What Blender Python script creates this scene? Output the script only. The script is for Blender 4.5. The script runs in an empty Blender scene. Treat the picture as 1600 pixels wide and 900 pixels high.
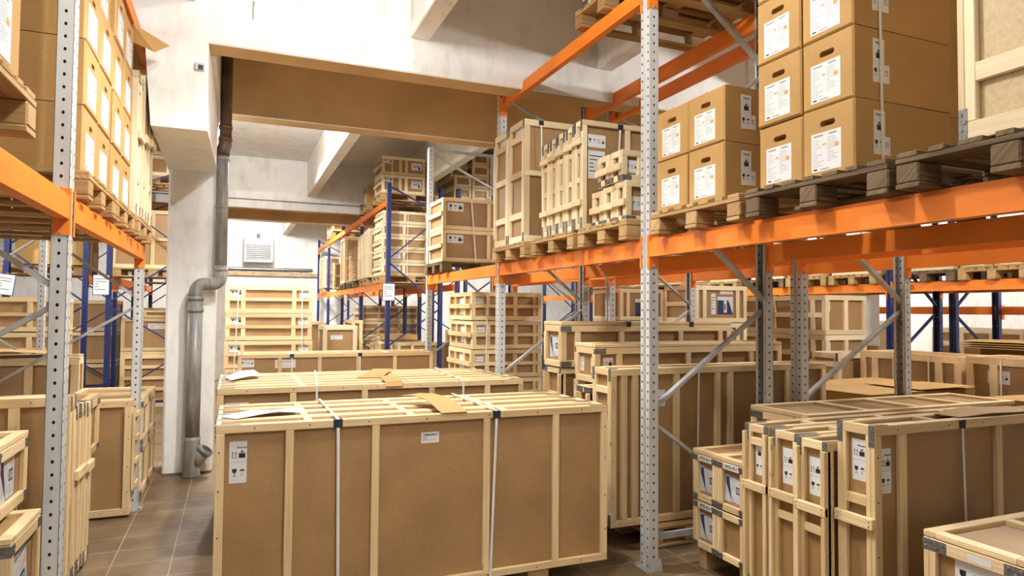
import bpy, math, random
from mathutils import Vector, Matrix
random.seed(7)
S = bpy.context.scene
COL = S.collection

# ---------------------------------------------------------------- camera, world, lights, exposure
F = 1040.0
def unit(v): return Vector(v).normalized()
Yc = unit(((367-800)/F, -(482-450)/F, -1))
Xc = unit(((3300-800)/F, -(505-450)/F, -1)); Xc = (Xc - Yc*Xc.dot(Yc)).normalized()
Zc = Xc.cross(Yc)
cam = bpy.data.objects.new('camera', bpy.data.cameras.new('camera')); COL.objects.link(cam)
M = Matrix((Xc, Yc, Zc)).to_4x4(); M.translation = (0, 0, 1.70)
cam.matrix_world = M
cam.data.sensor_width = 36; cam.data.lens = 36*F/1600; cam.data.clip_start = 0.05; cam.data.clip_end = 200
S.camera = cam
W = bpy.data.worlds.new('hall_air'); S.world = W; W.use_nodes = True
W.node_tree.nodes['Background'].inputs[0].default_value = (1, .93, .84, 1)
W.node_tree.nodes['Background'].inputs[1].default_value = 0.3
S.view_settings.view_transform = 'Standard'; S.view_settings.look = 'None'
S.view_settings.gamma = 1; S.view_settings.use_curve_mapping = False
S.view_settings.exposure = -0.1
def hall_light(x, y, z, p, size=.09, col=(1, .988, .96)):
    l = bpy.data.lights.new('unseen_hall_light', 'POINT'); l.shadow_soft_size = size; l.energy = p; l.color = col
    o = bpy.data.objects.new('unseen_hall_light', l); o.location = (x, y, z); COL.objects.link(o)
for x, y, z, p in ((.85, 2.7, 4.2, 215), (1.3, -1.6, 4.7, 380), (.2, 9.2, 4.3, 420), (.54, 18.3, 4.3, 800),
                   (6.3, 3.4, 3.9, 280), (6.8, 9.0, 4.3, 360), (7.0, 18.3, 4.3, 600), (12.2, 5.0, 3.7, 500), (12.4, 12.5, 3.7, 500),
                   (-4.6, 4.0, 3.9, 260), (-4.8, 11.0, 3.9, 450)):
    hall_light(x, y, z, p)  # first lamp read from aisle shadows; far and rear ones added unseen as fill
def added_spot(x, y, z, p, half, size=.1, col=(1, .988, .96)):
    """added unseen spot: downward cone kept narrow to spare the beam fronts"""
    l = bpy.data.lights.new('added_spot_light', 'SPOT'); l.shadow_soft_size = size; l.energy = p; l.color = col
    l.spot_size = math.radians(2*half); l.spot_blend = .35
    o = bpy.data.objects.new('added_spot_light', l); o.location = (x, y, z); COL.objects.link(o)
for q in ((1.1, 4.6, 4.75, 640, 56), (.54, 9.0, 4.75, 360, 70), (.54, 12.8, 4.8, 260, 66)): added_spot(*q)  # added spots that brighten crate tops and column below the beams

# ---------------------------------------------------------------- materials
def lin(c):
    return tuple(((v/255)/12.92 if v/255 <= .04045 else ((v/255+.055)/1.055)**2.4) for v in c)+(1,)
class N:
    def __init__(s, name, rough=.6, metal=0):
        s.m = bpy.data.materials.new(name); s.m.use_nodes = True; s.t = s.m.node_tree
        s.b = s.t.nodes['Principled BSDF']; s.b.inputs['Roughness'].default_value = rough; s.b.inputs['Metallic'].default_value = metal
        s.o = s.t.nodes['Material Output']
    def n(s, ty, **k):
        q = s.t.nodes.new(ty)
        for a, v in k.items():
            if isinstance(a, str) and a in q.inputs: q.inputs[a].default_value = v
            else: setattr(q, a, v)
        return q
    def l(s, a, b): s.t.links.new(a, b)
    def coord(s, kind='Object', scale=(1, 1, 1)):
        c = s.n('ShaderNodeTexCoord'); m = s.n('ShaderNodeMapping'); m.inputs['Scale'].default_value = scale
        s.l(c.outputs[kind], m.inputs[0]); return m.outputs[0]
    def noise(s, vec, scale, detail=3, rough=.5):
        q = s.n('ShaderNodeTexNoise'); q.inputs['Scale'].default_value = scale; q.inputs['Detail'].default_value = detail
        q.inputs['Roughness'].default_value = rough; s.l(vec, q.inputs['Vector']); return q.outputs[0]
    def ramp(s, fac, stops):
        q = s.n('ShaderNodeValToRGB'); e = q.color_ramp.elements
        while len(e) < len(stops): e.new(.5)
        for el, (p, c) in zip(e, stops): el.position = p; el.color = lin(c)
        s.l(fac, q.inputs[0]); return q.outputs[0]
    def mix(s, fac, a, b, mode='MIX'):
        q = s.n('ShaderNodeMix', data_type='RGBA', blend_type=mode)
        if hasattr(fac, 'links'): s.l(fac, q.inputs[0])
        else: q.inputs[0].default_value = fac
        for v, i in ((a, 6), (b, 7)):
            if hasattr(v, 'links'): s.l(v, q.inputs[i])
            else: q.inputs[i].default_value = v
        return q.outputs[2]
    def col(s, c): s.l(c, s.b.inputs['Base Color']); return s
    def bump(s, h, st=.2, d=.002):
        q = s.n('ShaderNodeBump'); q.inputs['Strength'].default_value = st; q.inputs['Distance'].default_value = d
        s.l(h, q.inputs['Height']); s.l(q.outputs[0], s.b.inputs['Normal'])
def flat(name, c, rough=.6, metal=0, var=.12, scale=8):
    k = N(name, rough, metal); v = k.noise(k.coord(), scale)
    d = tuple(max(0, x*(1-var)) for x in c); u = tuple(min(255, x*(1+var*.6)) for x in c)
    k.col(k.ramp(v, [(.3, d), (.7, u)])); return k.m
def wood(name, a, b, knot, rough=.62):
    k = N(name, rough); v = k.coord('UV', (1.3, 34, 1)); g = k.noise(v, 2.2, 4, .6)
    c = k.ramp(g, [(.3, a), (.68, b)])
    t = k.noise(k.coord('UV', (.25, 1.1, 1)), 1.7, 1)
    c = k.mix(1, c, k.ramp(t, [(.3, (214, 204, 190)), (.62, (255, 255, 255))]), 'MULTIPLY')
    vo = k.n('ShaderNodeTexVoronoi'); vo.inputs['Scale'].default_value = 2.3; k.l(k.coord('UV', (1, 5, 1)), vo.inputs['Vector'])
    kn = k.ramp(vo.outputs['Distance'], [(.02, (255, 255, 255)), (.06, (0, 0, 0))])
    c = k.mix(kn, c, lin(knot)); k.col(c); k.bump(g, .25, .001); return k.m
def holes(name, c, rough, metal=0):
    k = N(name, rough, metal); k.col(k.ramp(k.noise(k.coord('Object', (3, 3, .6)), 5), [(.3, tuple(x*.92 for x in c)), (.7, c)]))
    u = k.n('ShaderNodeUVMap'); sp = k.n('ShaderNodeSeparateXYZ'); k.l(u.outputs[0], sp.inputs[0])
    def m(op, a, b=None):
        q = k.n('ShaderNodeMath', operation=op)
        for i, v in enumerate((a, b)):
            if v is None: continue
            if hasattr(v, 'links'): k.l(v, q.inputs[i])
            else: q.inputs[i].default_value = v
        return q.outputs[0]
    f = m('SUBTRACT', m('FRACT', m('DIVIDE', sp.outputs[1], .06)), .5); dv = m('MULTIPLY', f, .06)
    d = m('SQRT', m('ADD', m('POWER', sp.outputs[0], 2.0), m('POWER', m('MULTIPLY', dv, .75), 2.0)))
    h = m('LESS_THAN', d, .0064)
    tr0 = k.n('ShaderNodeBsdfTransparent'); dk = k.n('ShaderNodeBsdfDiffuse'); dk.inputs[0].default_value = (.012, .013, .015, 1); tr = k.n('ShaderNodeMixShader'); tr.inputs[0].default_value = .3; k.l(dk.outputs[0], tr.inputs[1]); k.l(tr0.outputs[0], tr.inputs[2]); mx = k.n('ShaderNodeMixShader'); k.l(h, mx.inputs[0]); k.l(k.b.outputs[0], mx.inputs[1]); k.l(tr.outputs[0], mx.inputs[2])  # shade inside the post put into the holes as mostly dark colour
    k.l(mx.outputs[0], k.o.inputs[0]); return k.m
PINE = wood('pine_wood', (222, 192, 140), (241, 219, 176), (150, 98, 50))
PALE = wood('pale_pine_wood', (230, 210, 168), (243, 229, 196), (180, 135, 85))
OLDW = wood('weathered_pallet_wood', (78, 62, 44), (132, 110, 80), (50, 36, 24), .85)
PALW = wood('pallet_wood', (158, 124, 78), (196, 164, 112), (100, 66, 36), .75)
def board():
    k = N('hardboard', .55); a = k.noise(k.coord(), 260, 2); b = k.noise(k.coord(), 3.5, 3)
    c = k.ramp(a, [(.3, (152, 117, 74)), (.7, (177, 140, 94))])
    k.col(k.mix(1, c, k.ramp(b, [(.3, (228, 228, 228)), (.7, (255, 255, 255))]), 'MULTIPLY')); return k.m
HARD = board()
def carton():
    k = N('corrugated_cardboard', .75); a = k.noise(k.coord(), 190, 2); b = k.noise(k.coord(), 2.5, 3)
    c = k.ramp(a, [(.3, (178, 138, 80)), (.7, (191, 151, 92))])
    k.col(k.mix(1, c, k.ramp(b, [(.3, (232, 230, 226)), (.7, (255, 255, 255))]), 'MULTIPLY')); return k.m
CARD = carton()
GREY = holes('galvanised_punched_steel', (202, 203, 201), .42)
BLUE = holes('blue_punched_steel', (31, 44, 98), .4)
GREYP = flat('galvanised_steel', (182, 184, 184), .38, .35)
BLUEP = flat('blue_painted_steel', (31, 44, 98), .4)
ORAN = flat('orange_painted_steel', (238, 130, 32), .55, 0, .05, 3)
BRAC = flat('zinc_plated_steel', (122, 121, 118), .4, .5, .18, 60)
WHITE = flat('white_paper', (220, 220, 219), .7, 0, .02)
STRAP = flat('white_strapping', (226, 224, 218), .45, 0, .03)
INK = flat('black_ink', (22, 34, 42), .6, 0, .02)
GINK = flat('grey_ink', (150, 152, 158), .6, 0, .02)
BINK = flat('blue_print', (34, 52, 98), .5, 0, .04)
OSTI = flat('orange_sticker_paper', (240, 150, 50), .6, 0, .02)
PLAS = flat('clear_plastic_sleeve', (206, 210, 212), .2, 0, .1, 20)
NAVY = flat('dark_plastic', (28, 38, 52), .4, 0, .05)
SCREW = flat('dark_screw_steel', (40, 36, 32), .4, .5, .05)
def plaster():
    k = N('white_plaster', .8); a = k.noise(k.coord(), 1.3, 4); b = k.noise(k.coord('Object', (1, 1, .4)), 6, 5, .6)
    c = k.ramp(a, [(.3, (233, 232, 228)), (.65, (243, 242, 239))])
    k.col(k.mix(1, c, k.ramp(b, [(.28, (236, 234, 230)), (.5, (255, 255, 255))]), 'MULTIPLY')); k.bump(b, .3, .01); return k.m
PLAST = plaster()
def tiles():
    k = N('brown_floor_tiles', .42); v = k.coord('Object')
    q = k.n('ShaderNodeTexBrick'); q.offset = 0; q.squash = 1
    q.inputs['Scale'].default_value = 1; q.inputs['Brick Width'].default_value = .36; q.inputs['Row Height'].default_value = .30
    q.inputs['Mortar Size'].default_value = .0035; q.inputs['Mortar Smooth'].default_value = .3
    k.l(v, q.inputs['Vector'])
    n1 = k.noise(v, 3, 5, .6); n2 = k.noise(v, .8, 3)
    base = k.ramp(n1, [(.3, (100, 82, 60)), (.7, (142, 118, 88))])
    base = k.mix(1, base, k.ramp(n2, [(.35, (220, 216, 210)), (.65, (255, 255, 255))]), 'MULTIPLY')
    k.col(k.mix(q.outputs['Fac'], base, lin((172, 156, 130)))); k.bump(q.outputs['Fac'], -.3, .003); return k.m
TILE = tiles()
def pvc():
    k = N('grey_pipe_plastic', .38); a = k.noise(k.coord('Object', (9, 9, 1.2)), 2.2, 5, .65)
    k.col(k.ramp(a, [(.3, (104, 103, 100)), (.55, (140, 139, 135)), (.78, (188, 185, 178))])); return k.m
PVC = pvc()
STAIN_SHADE = flat('stained_shaded_pipe', (84, 62, 42), .5, .1, .4, 7)  # brown staining plus the hollow's shade, both put into the colour

# ---------------------------------------------------------------- mesh building
class MB:
    """collects boards, bars, tubes; UVs run along the grain in metres"""
    def __init__(s): s.v = []; s.f = []; s.uv = []
    def poly(s, pts, uvs=None):
        i = len(s.v); s.v += [tuple(p) for p in pts]; s.f.append(tuple(range(i, i+len(pts))))
        s.uv += uvs if uvs else [(p[0], p[1]) for p in pts]
    def hexa(s, c, L, off=None):
        """8 corners ordered x fastest, then y, then z ; L = grain axis function"""
        off = random.random()*60 if off is None else off
        i = len(s.v); s.v += c
        for q in ((0, 2, 3, 1), (4, 5, 7, 6), (0, 1, 5, 4), (2, 6, 7, 3), (0, 4, 6, 2), (1, 3, 7, 5)):
            s.f.append(tuple(i+a for a in q))
            for a in q: s.uv.append(L(c[a], off))
    def box(s, x0, x1, y0, y1, z0, z1, ch=0):
        d = (x1-x0, y1-y0, z1-z0); ax = d.index(max(d)); o = [a for a in range(3) if a != ax]
        L = lambda p, off: (p[ax]+off, p[o[0]]+p[o[1]]+off)
        if ch <= 0:
            s.hexa([(x, y, z) for z in (z0, z1) for y in (y0, y1) for x in (x0, x1)], L); return
        off = random.random()*60; ch = min(ch, min(d)*.3)
        lo = (x0, y0, z0); hi = (x1, y1, z1); idx = {}
        for cx in (0, 1):
            for cy in (0, 1):
                for cz in (0, 1):
                    cc = (cx, cy, cz)
                    for a in range(3):
                        p = [0, 0, 0]
                        for b in range(3):
                            e = hi[b] if cc[b] else lo[b]
                            p[b] = e if b == a else e+(-ch if cc[b] else ch)
                        idx[(cc, a)] = len(s.v); s.v.append(tuple(p))
        def add(ks):
            ids = [idx[k] for k in ks]; s.f.append(tuple(ids)); s.uv.extend(L(s.v[i], off) for i in ids)
        for a in range(3):
            b, c = (a+1) % 3, (a+2) % 3
            for sd in (0, 1):
                q = []
                for ub, uc in ((0, 0), (1, 0), (1, 1), (0, 1)):
                    cc = [0, 0, 0]; cc[a] = sd; cc[b] = ub; cc[c] = uc; q.append((tuple(cc), a))
                add(q if sd else q[::-1])
            for ub in (0, 1):
                for uc in (0, 1):
                    c0 = [0, 0, 0]; c1 = [0, 0, 0]; c0[b] = c1[b] = ub; c0[c] = c1[c] = uc; c1[a] = 1
                    q = [(tuple(c0), b), (tuple(c1), b), (tuple(c1), c), (tuple(c0), c)]
                    add(q if (ub != uc) else q[::-1])
        for cc in [(x, y, z) for x in (0, 1) for y in (0, 1) for z in (0, 1)]:
            q = [(cc, 0), (cc, 1), (cc, 2)]; add(q if sum(cc) % 2 else q[::-1])
    def bar(s, p0, p1, w, h, up=(0, 0, 1)):
        p0 = Vector(p0); p1 = Vector(p1); d = (p1-p0).normalized(); u = Vector(up); r = d.cross(u)
        if r.length < 1e-4: r = d.cross(Vector((1, 0, 0)))
        r.normalize(); u = r.cross(d)
        c = [tuple(p+r*a*w/2+u*b*h/2) for b in (-1, 1) for p in (p0, p1) for a in (-1, 1)]
        ln = (p1-p0).length
        s.hexa(c, lambda p, off: ((Vector(p)-p0).dot(d)+off, (Vector(p)-p0).dot(r)+(Vector(p)-p0).dot(u)+off))
    def tube(s, pts, r, n=14, cap=True):
        pts = [Vector(p) for p in pts]; rs = r if isinstance(r, (list, tuple)) else [r]*len(pts); rings = []; ref = None
        for i, p in enumerate(pts):
            d = (pts[min(i+1, len(pts)-1)]-pts[max(i-1, 0)]).normalized()
            if ref is None: ref = d.orthogonal().normalized()
            ref = (ref-d*ref.dot(d)).normalized(); w = d.cross(ref)
            ring = []
            for k in range(n):
                a = 2*math.pi*k/n; ring.append(len(s.v)); s.v.append(tuple(p+(ref*math.cos(a)+w*math.sin(a))*rs[i]))
            rings.append(ring)
        for a, b in zip(rings, rings[1:]):
            for k in range(n):
                s.f.append((a[k], a[(k+1) % n], b[(k+1) % n], b[k])); s.uv += [(0, 0), (1, 0), (1, 1), (0, 1)]
        if cap:
            s.f.append(tuple(rings[0][::-1])); s.uv += [(0, 0)]*n; s.f.append(tuple(rings[-1])); s.uv += [(0, 0)]*n
    def prism(s, pts, d0, d1, o, r, u, nrm):
        """2D outline on the plane (o, r, u), from depth d0 to d1 along nrm"""
        a = [tuple(o+r*p[0]+u*p[1]+nrm*d1) for p in pts]; b = [tuple(o+r*p[0]+u*p[1]+nrm*d0) for p in pts]; m = len(pts)
        s.poly(a)
        for i in range(m):
            j = (i+1) % m; s.poly([b[i], b[j], a[j], a[i]])
    def mesh(s, name, mats, smooth=False):
        me = bpy.data.meshes.new(name); me.from_pydata(s.v, [], s.f)
        l = me.uv_layers.new(name='UVMap'); l.data.foreach_set('uv', [c for t in s.uv for c in t])
        for m in (mats if isinstance(mats, (list, tuple)) else [mats]): me.materials.append(m)
        if smooth: me.polygons.foreach_set('use_smooth', [True]*len(me.polygons))
        me.update(); return me
    def obj(s, name, mat, parent=None, smooth=False, loc=None):
        return link(name, s.mesh(name, mat, smooth), parent, loc)
def link(name, data, parent=None, loc=None, mat=None):
    o = bpy.data.objects.new(name, data); COL.objects.link(o)
    if parent: o.parent = parent
    if mat is not None: o.matrix_basis = mat
    elif loc is not None: o.location = loc
    return o
def thing(name, label, cat, loc, rz=0, group=None):
    o = bpy.data.objects.new(name, None); COL.objects.link(o); o.empty_display_size = .1
    o.location = loc; o.rotation_euler = (0, 0, rz); return tag(o, label, cat, group)
def tag(o, label, cat, group=None):
    o['label'] = label; o['category'] = cat
    if group: o['group'] = group
    return o
def struct(o): o['kind'] = 'structure'; return o
def dup(root, loc, label, group=None, rz=0):
    r = root.copy(); COL.objects.link(r); r.location = loc; r.rotation_euler = (0, 0, rz); r['label'] = label
    if group: r['group'] = group
    for ch in list(root.children):
        c = ch.copy(); COL.objects.link(c); c.parent = r
        for g in list(ch.children):
            e = g.copy(); COL.objects.link(e); e.parent = c
    return r
FACE = {'-x': (Vector((0, -1, 0)), Vector((-1, 0, 0))), '+x': (Vector((0, 1, 0)), Vector((1, 0, 0))),
        '-y': (Vector((1, 0, 0)), Vector((0, -1, 0))), '+y': (Vector((-1, 0, 0)), Vector((0, 1, 0))),
        'top': (Vector((1, 0, 0)), Vector((0, 0, 1)))}
def basis(face, p, roll=0):
    r, n = FACE[face]; u = n.cross(r)
    m = Matrix((r, u, n)).transposed().to_4x4(); m = Matrix.Translation(p) @ m @ Matrix.Rotation(roll, 4, 'Z'); return m

# ---------------------------------------------------------------- printed labels (local: x right, y up, z out)
O0, RX, UY, NZ = Vector((0, 0, 0)), Vector((1, 0, 0)), Vector((0, 1, 0)), Vector((0, 0, 1))
def rect(mb, x0, y0, x1, y1, d0=.0008, d1=.0012): mb.prism([(x0, y0), (x1, y0), (x1, y1), (x0, y1)], d0, d1, O0, RX, UY, NZ)
def pg(mb, pts, d0=.0008, d1=.0012): mb.prism(pts, d0, d1, O0, RX, UY, NZ)
def sym_arrows(mb, cx, cy, s):
    rect(mb, cx-.5*s, cy-.5*s, cx+.5*s, cy-.42*s)
    for k in (-.24, .24):
        rect(mb, cx+(k-.05)*s, cy-.3*s, cx+(k+.05)*s, cy+.3*s); pg(mb, [(cx+(k-.12)*s, cy+.25*s), (cx+(k+.12)*s, cy+.25*s), (cx+k*s, cy+.55*s)])
def sym_box(mb, cx, cy, s):
    rect(mb, cx-.45*s, cy-.5*s, cx+.45*s, cy+.18*s); rect(mb, cx-.45*s, cy+.21*s, cx+.45*s, cy+.25*s)
    pg(mb, [(cx-.3*s, cy+.45*s), (cx, cy+.28*s), (cx+.3*s, cy+.45*s), (cx+.12*s, cy+.45*s), (cx+.12*s, cy+.58*s), (cx-.12*s, cy+.58*s), (cx-.12*s, cy+.45*s)])
def sym_glass(mb, cx, cy, s):
    pg(mb, [(cx-.12*s, cy-.05*s), (cx+.12*s, cy-.05*s), (cx+.28*s, cy+.12*s), (cx+.3*s, cy+.55*s), (cx-.3*s, cy+.55*s), (cx-.28*s, cy+.12*s)])
    rect(mb, cx-.04*s, cy-.45*s, cx+.04*s, cy-.05*s); rect(mb, cx-.26*s, cy-.5*s, cx+.26*s, cy-.44*s)
def sym_umbrella(mb, cx, cy, s):
    pg(mb, [(cx+.36*s*math.cos(a*math.pi/8), cy+.2*s+.26*s*math.sin(a*math.pi/8)) for a in range(9)])
    rect(mb, cx-.025*s, cy-.42*s, cx+.025*s, cy+.2*s); rect(mb, cx-.18*s, cy-.46*s, cx+.025*s, cy-.41*s); rect(mb, cx-.18*s, cy-.46*s, cx-.13*s, cy-.32*s)
def sym_cross(mb, cx, cy, s):
    rect(mb, cx-.32*s, cy-.5*s, cx+.32*s, cy); 
    for k in (-1, 1): pg(mb, [(cx-.38*s*k-.04*s, cy+.02*s), (cx-.38*s*k+.04*s, cy+.02*s), (cx+.38*s*k+.04*s, cy+.52*s), (cx+.38*s*k-.04*s, cy+.52*s)][::k])
def txt_lines(mb, x0, x1, y0, y1, n, seed=1):
    rr = random.Random(seed); st = (y1-y0)/n
    for i in range(n):
        e = x0+(x1-x0)*(.25+.7*rr.random()); rect(mb, x0, y1-(i+.62)*st, e, y1-(i+.38)*st)
_txt = {}
def text_mesh(body, size, mat):
    k = (body, size, mat.name)
    if k not in _txt:
        cu = bpy.data.curves.new('lettering', 'FONT'); cu.body = body; cu.size = size; cu.align_x = 'CENTER'; cu.align_y = 'CENTER'; cu.extrude = .0006
        cu.offset = size*.024
        o = bpy.data.objects.new('lettering', cu); COL.objects.link(o)
        dg = bpy.context.evaluated_depsgraph_get(); me = bpy.data.meshes.new_from_object(o.evaluated_get(dg))
        bpy.data.objects.remove(o); me.materials.clear(); me.materials.append(mat); _txt[k] = me
    return _txt[k]
_lab = {}
def lab_parts(kind, w, h):
    k = (kind, w, h)
    if k in _lab: return _lab[k]
    out = []; bg = MB(); ink = MB(); aux = []
    s = min(w, h)
    if kind == 'L':
        pg(bg, [(-w/2, -h/2), (w*.95, -h/2), (w*.95, -h*.08), (w/2, -h*.08), (w/2, h/2), (-w/2, h/2)], 0, .0008)
        sym_box(ink, 0, h*.14, w*.5); sym_glass(ink, -w*.28, -h*.26, w*.42); sym_umbrella(ink, w*.18, -h*.26, w*.42); sym_arrows(ink, w*.66, -h*.26, w*.36)
    else:
        rect(bg, -w/2, -h/2, w/2, h/2, 0, .0008)
    if kind == 'tall':
        a = w*.38
        sym_arrows(ink, -w*.22, h*.18, a); sym_box(ink, w*.22, h*.18, a*1.1); sym_glass(ink, -w*.2, -h*.25, a*1.15); sym_umbrella(ink, w*.24, -h*.25, a*1.1)
        bgline = MB(); rect(bgline, -w/2, -h*.005, w/2, h*.003); aux.append(('fold_line', bgline, GINK))
    if kind == 'row':
        for f, x in ((sym_glass, -.36), (sym_umbrella, -.12), (sym_arrows, .12), (sym_cross, .36)): f(ink, w*x, 0, min(h*.62, w*.2))
    if kind == 'pair':
        for f, x in ((sym_glass, -.3), (sym_umbrella, .0), (sym_box, .3)): f(ink, w*x, 0, min(h*.6, w*.26))
    if kind == 'sheet':
        aux.append(('printed_text', MB(), GINK)); m = aux[-1][1]
        txt_lines(m, -w*.44, -w*.05, -h*.38, h*.36, 13, 3); txt_lines(m, w*.04, w*.42, -h*.3, h*.36, 12, 5); rect(m, -w*.42, h*.40, -w*.1, h*.45); rect(m, w*.1, h*.40, w*.36, h*.45)
        rect(ink, -w*.43, -h*.46, -w*.3, -h*.42); rect(ink, -w*.2, -h*.455, w*.1, -h*.44)
        st = MB(); rect(st, w*.3, h*.06, w*.42, h*.15, .0008, .0014); rect(st, -w*.12, h*.16, -w*.0, h*.2, .0008, .0014); aux.append(('colour_sticker', st, OSTI))
    if kind == 'note':
        txt_lines(ink, -w*.42, w*.42, -h*.3, h*.38, 5, 2)
    if kind == 'pouch':
        m = MB(); pg(m, [(-w*.47, h*.44), (-w*.30, h*.44), (-w*.12, -h*.44), (-w*.47, h*.2)]); rect(m, -w*.12, -h*.48, w*.49, -h*.455); rect(m, -w*.3, h*.455, w*.49, h*.48); rect(m, w*.465, -h*.47, w*.49, h*.47)
        aux.append(('blue_print', m, BINK)); rect(ink, w*.08, -h*.10, w*.34, h*.16); g = MB(); rect(g, w*.10, -h*.06, w*.32, h*.12, .0012, .0016); aux.append(('barcode_label', g, GINK)); g = MB(); rect(g, w*.24, h*.24, w*.40, h*.31); aux.append(('colour_sticker', g, OSTI))
    if kind == 'fan':
        m = MB(); rect(m, -w*.5, -h*.5, -w*.1, h*.3); pg(m, [(w*.2, h*.3), (w*.5, -h*.5), (w*.1, -h*.5), (w*.1, h*.3)]); rect(m, -w*.5, -h*.5, w*.5, -h*.4); aux.append(('blue_print', m, BINK))
        rect(ink, w*.0-w*.06, -h*.25, w*.02, h*.1)
    if kind == 'flag':
        m = MB(); pg(m, [(w*.18, h*.3), (w*.42, -h*.4), (w*.18, -h*.4)]); aux.append(('blue_print', m, BINK)); rect(ink, -w*.3, -h*.05, w*.1, h*.05)
    out.append(('paper', bg.mesh('label_paper', PLAS if kind == 'pouch' else WHITE)))
    if ink.v: out.append(('printed_symbols', ink.mesh('label_print', INK)))
    for nm, mb, mt in aux: out.append((nm, mb.mesh(nm, mt)))
    _lab[k] = out; return out
LNAME = {'flag': 'document_sheet', 'L': 'handling_label', 'tall': 'handling_label', 'row': 'handling_label', 'pair': 'handling_label', 'sheet': 'product_label', 'note': 'address_label', 'pouch': 'document_pouch', 'fan': 'document_sheet', 'strip': 'blank_label'}
def put_label(parent, face, p, kind, w, h, roll=0, text=None, tsize=.02, toff=(0, 0)):
    ps = lab_parts(kind, w, h); o = link(LNAME[kind], ps[0][1], parent, mat=basis(face, p, roll))
    for nm, me in ps[1:]: link(nm, me, o)
    if text: link('lettering', text_mesh(text, tsize, INK), o, loc=(toff[0], toff[1], .0012))
    return o

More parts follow.
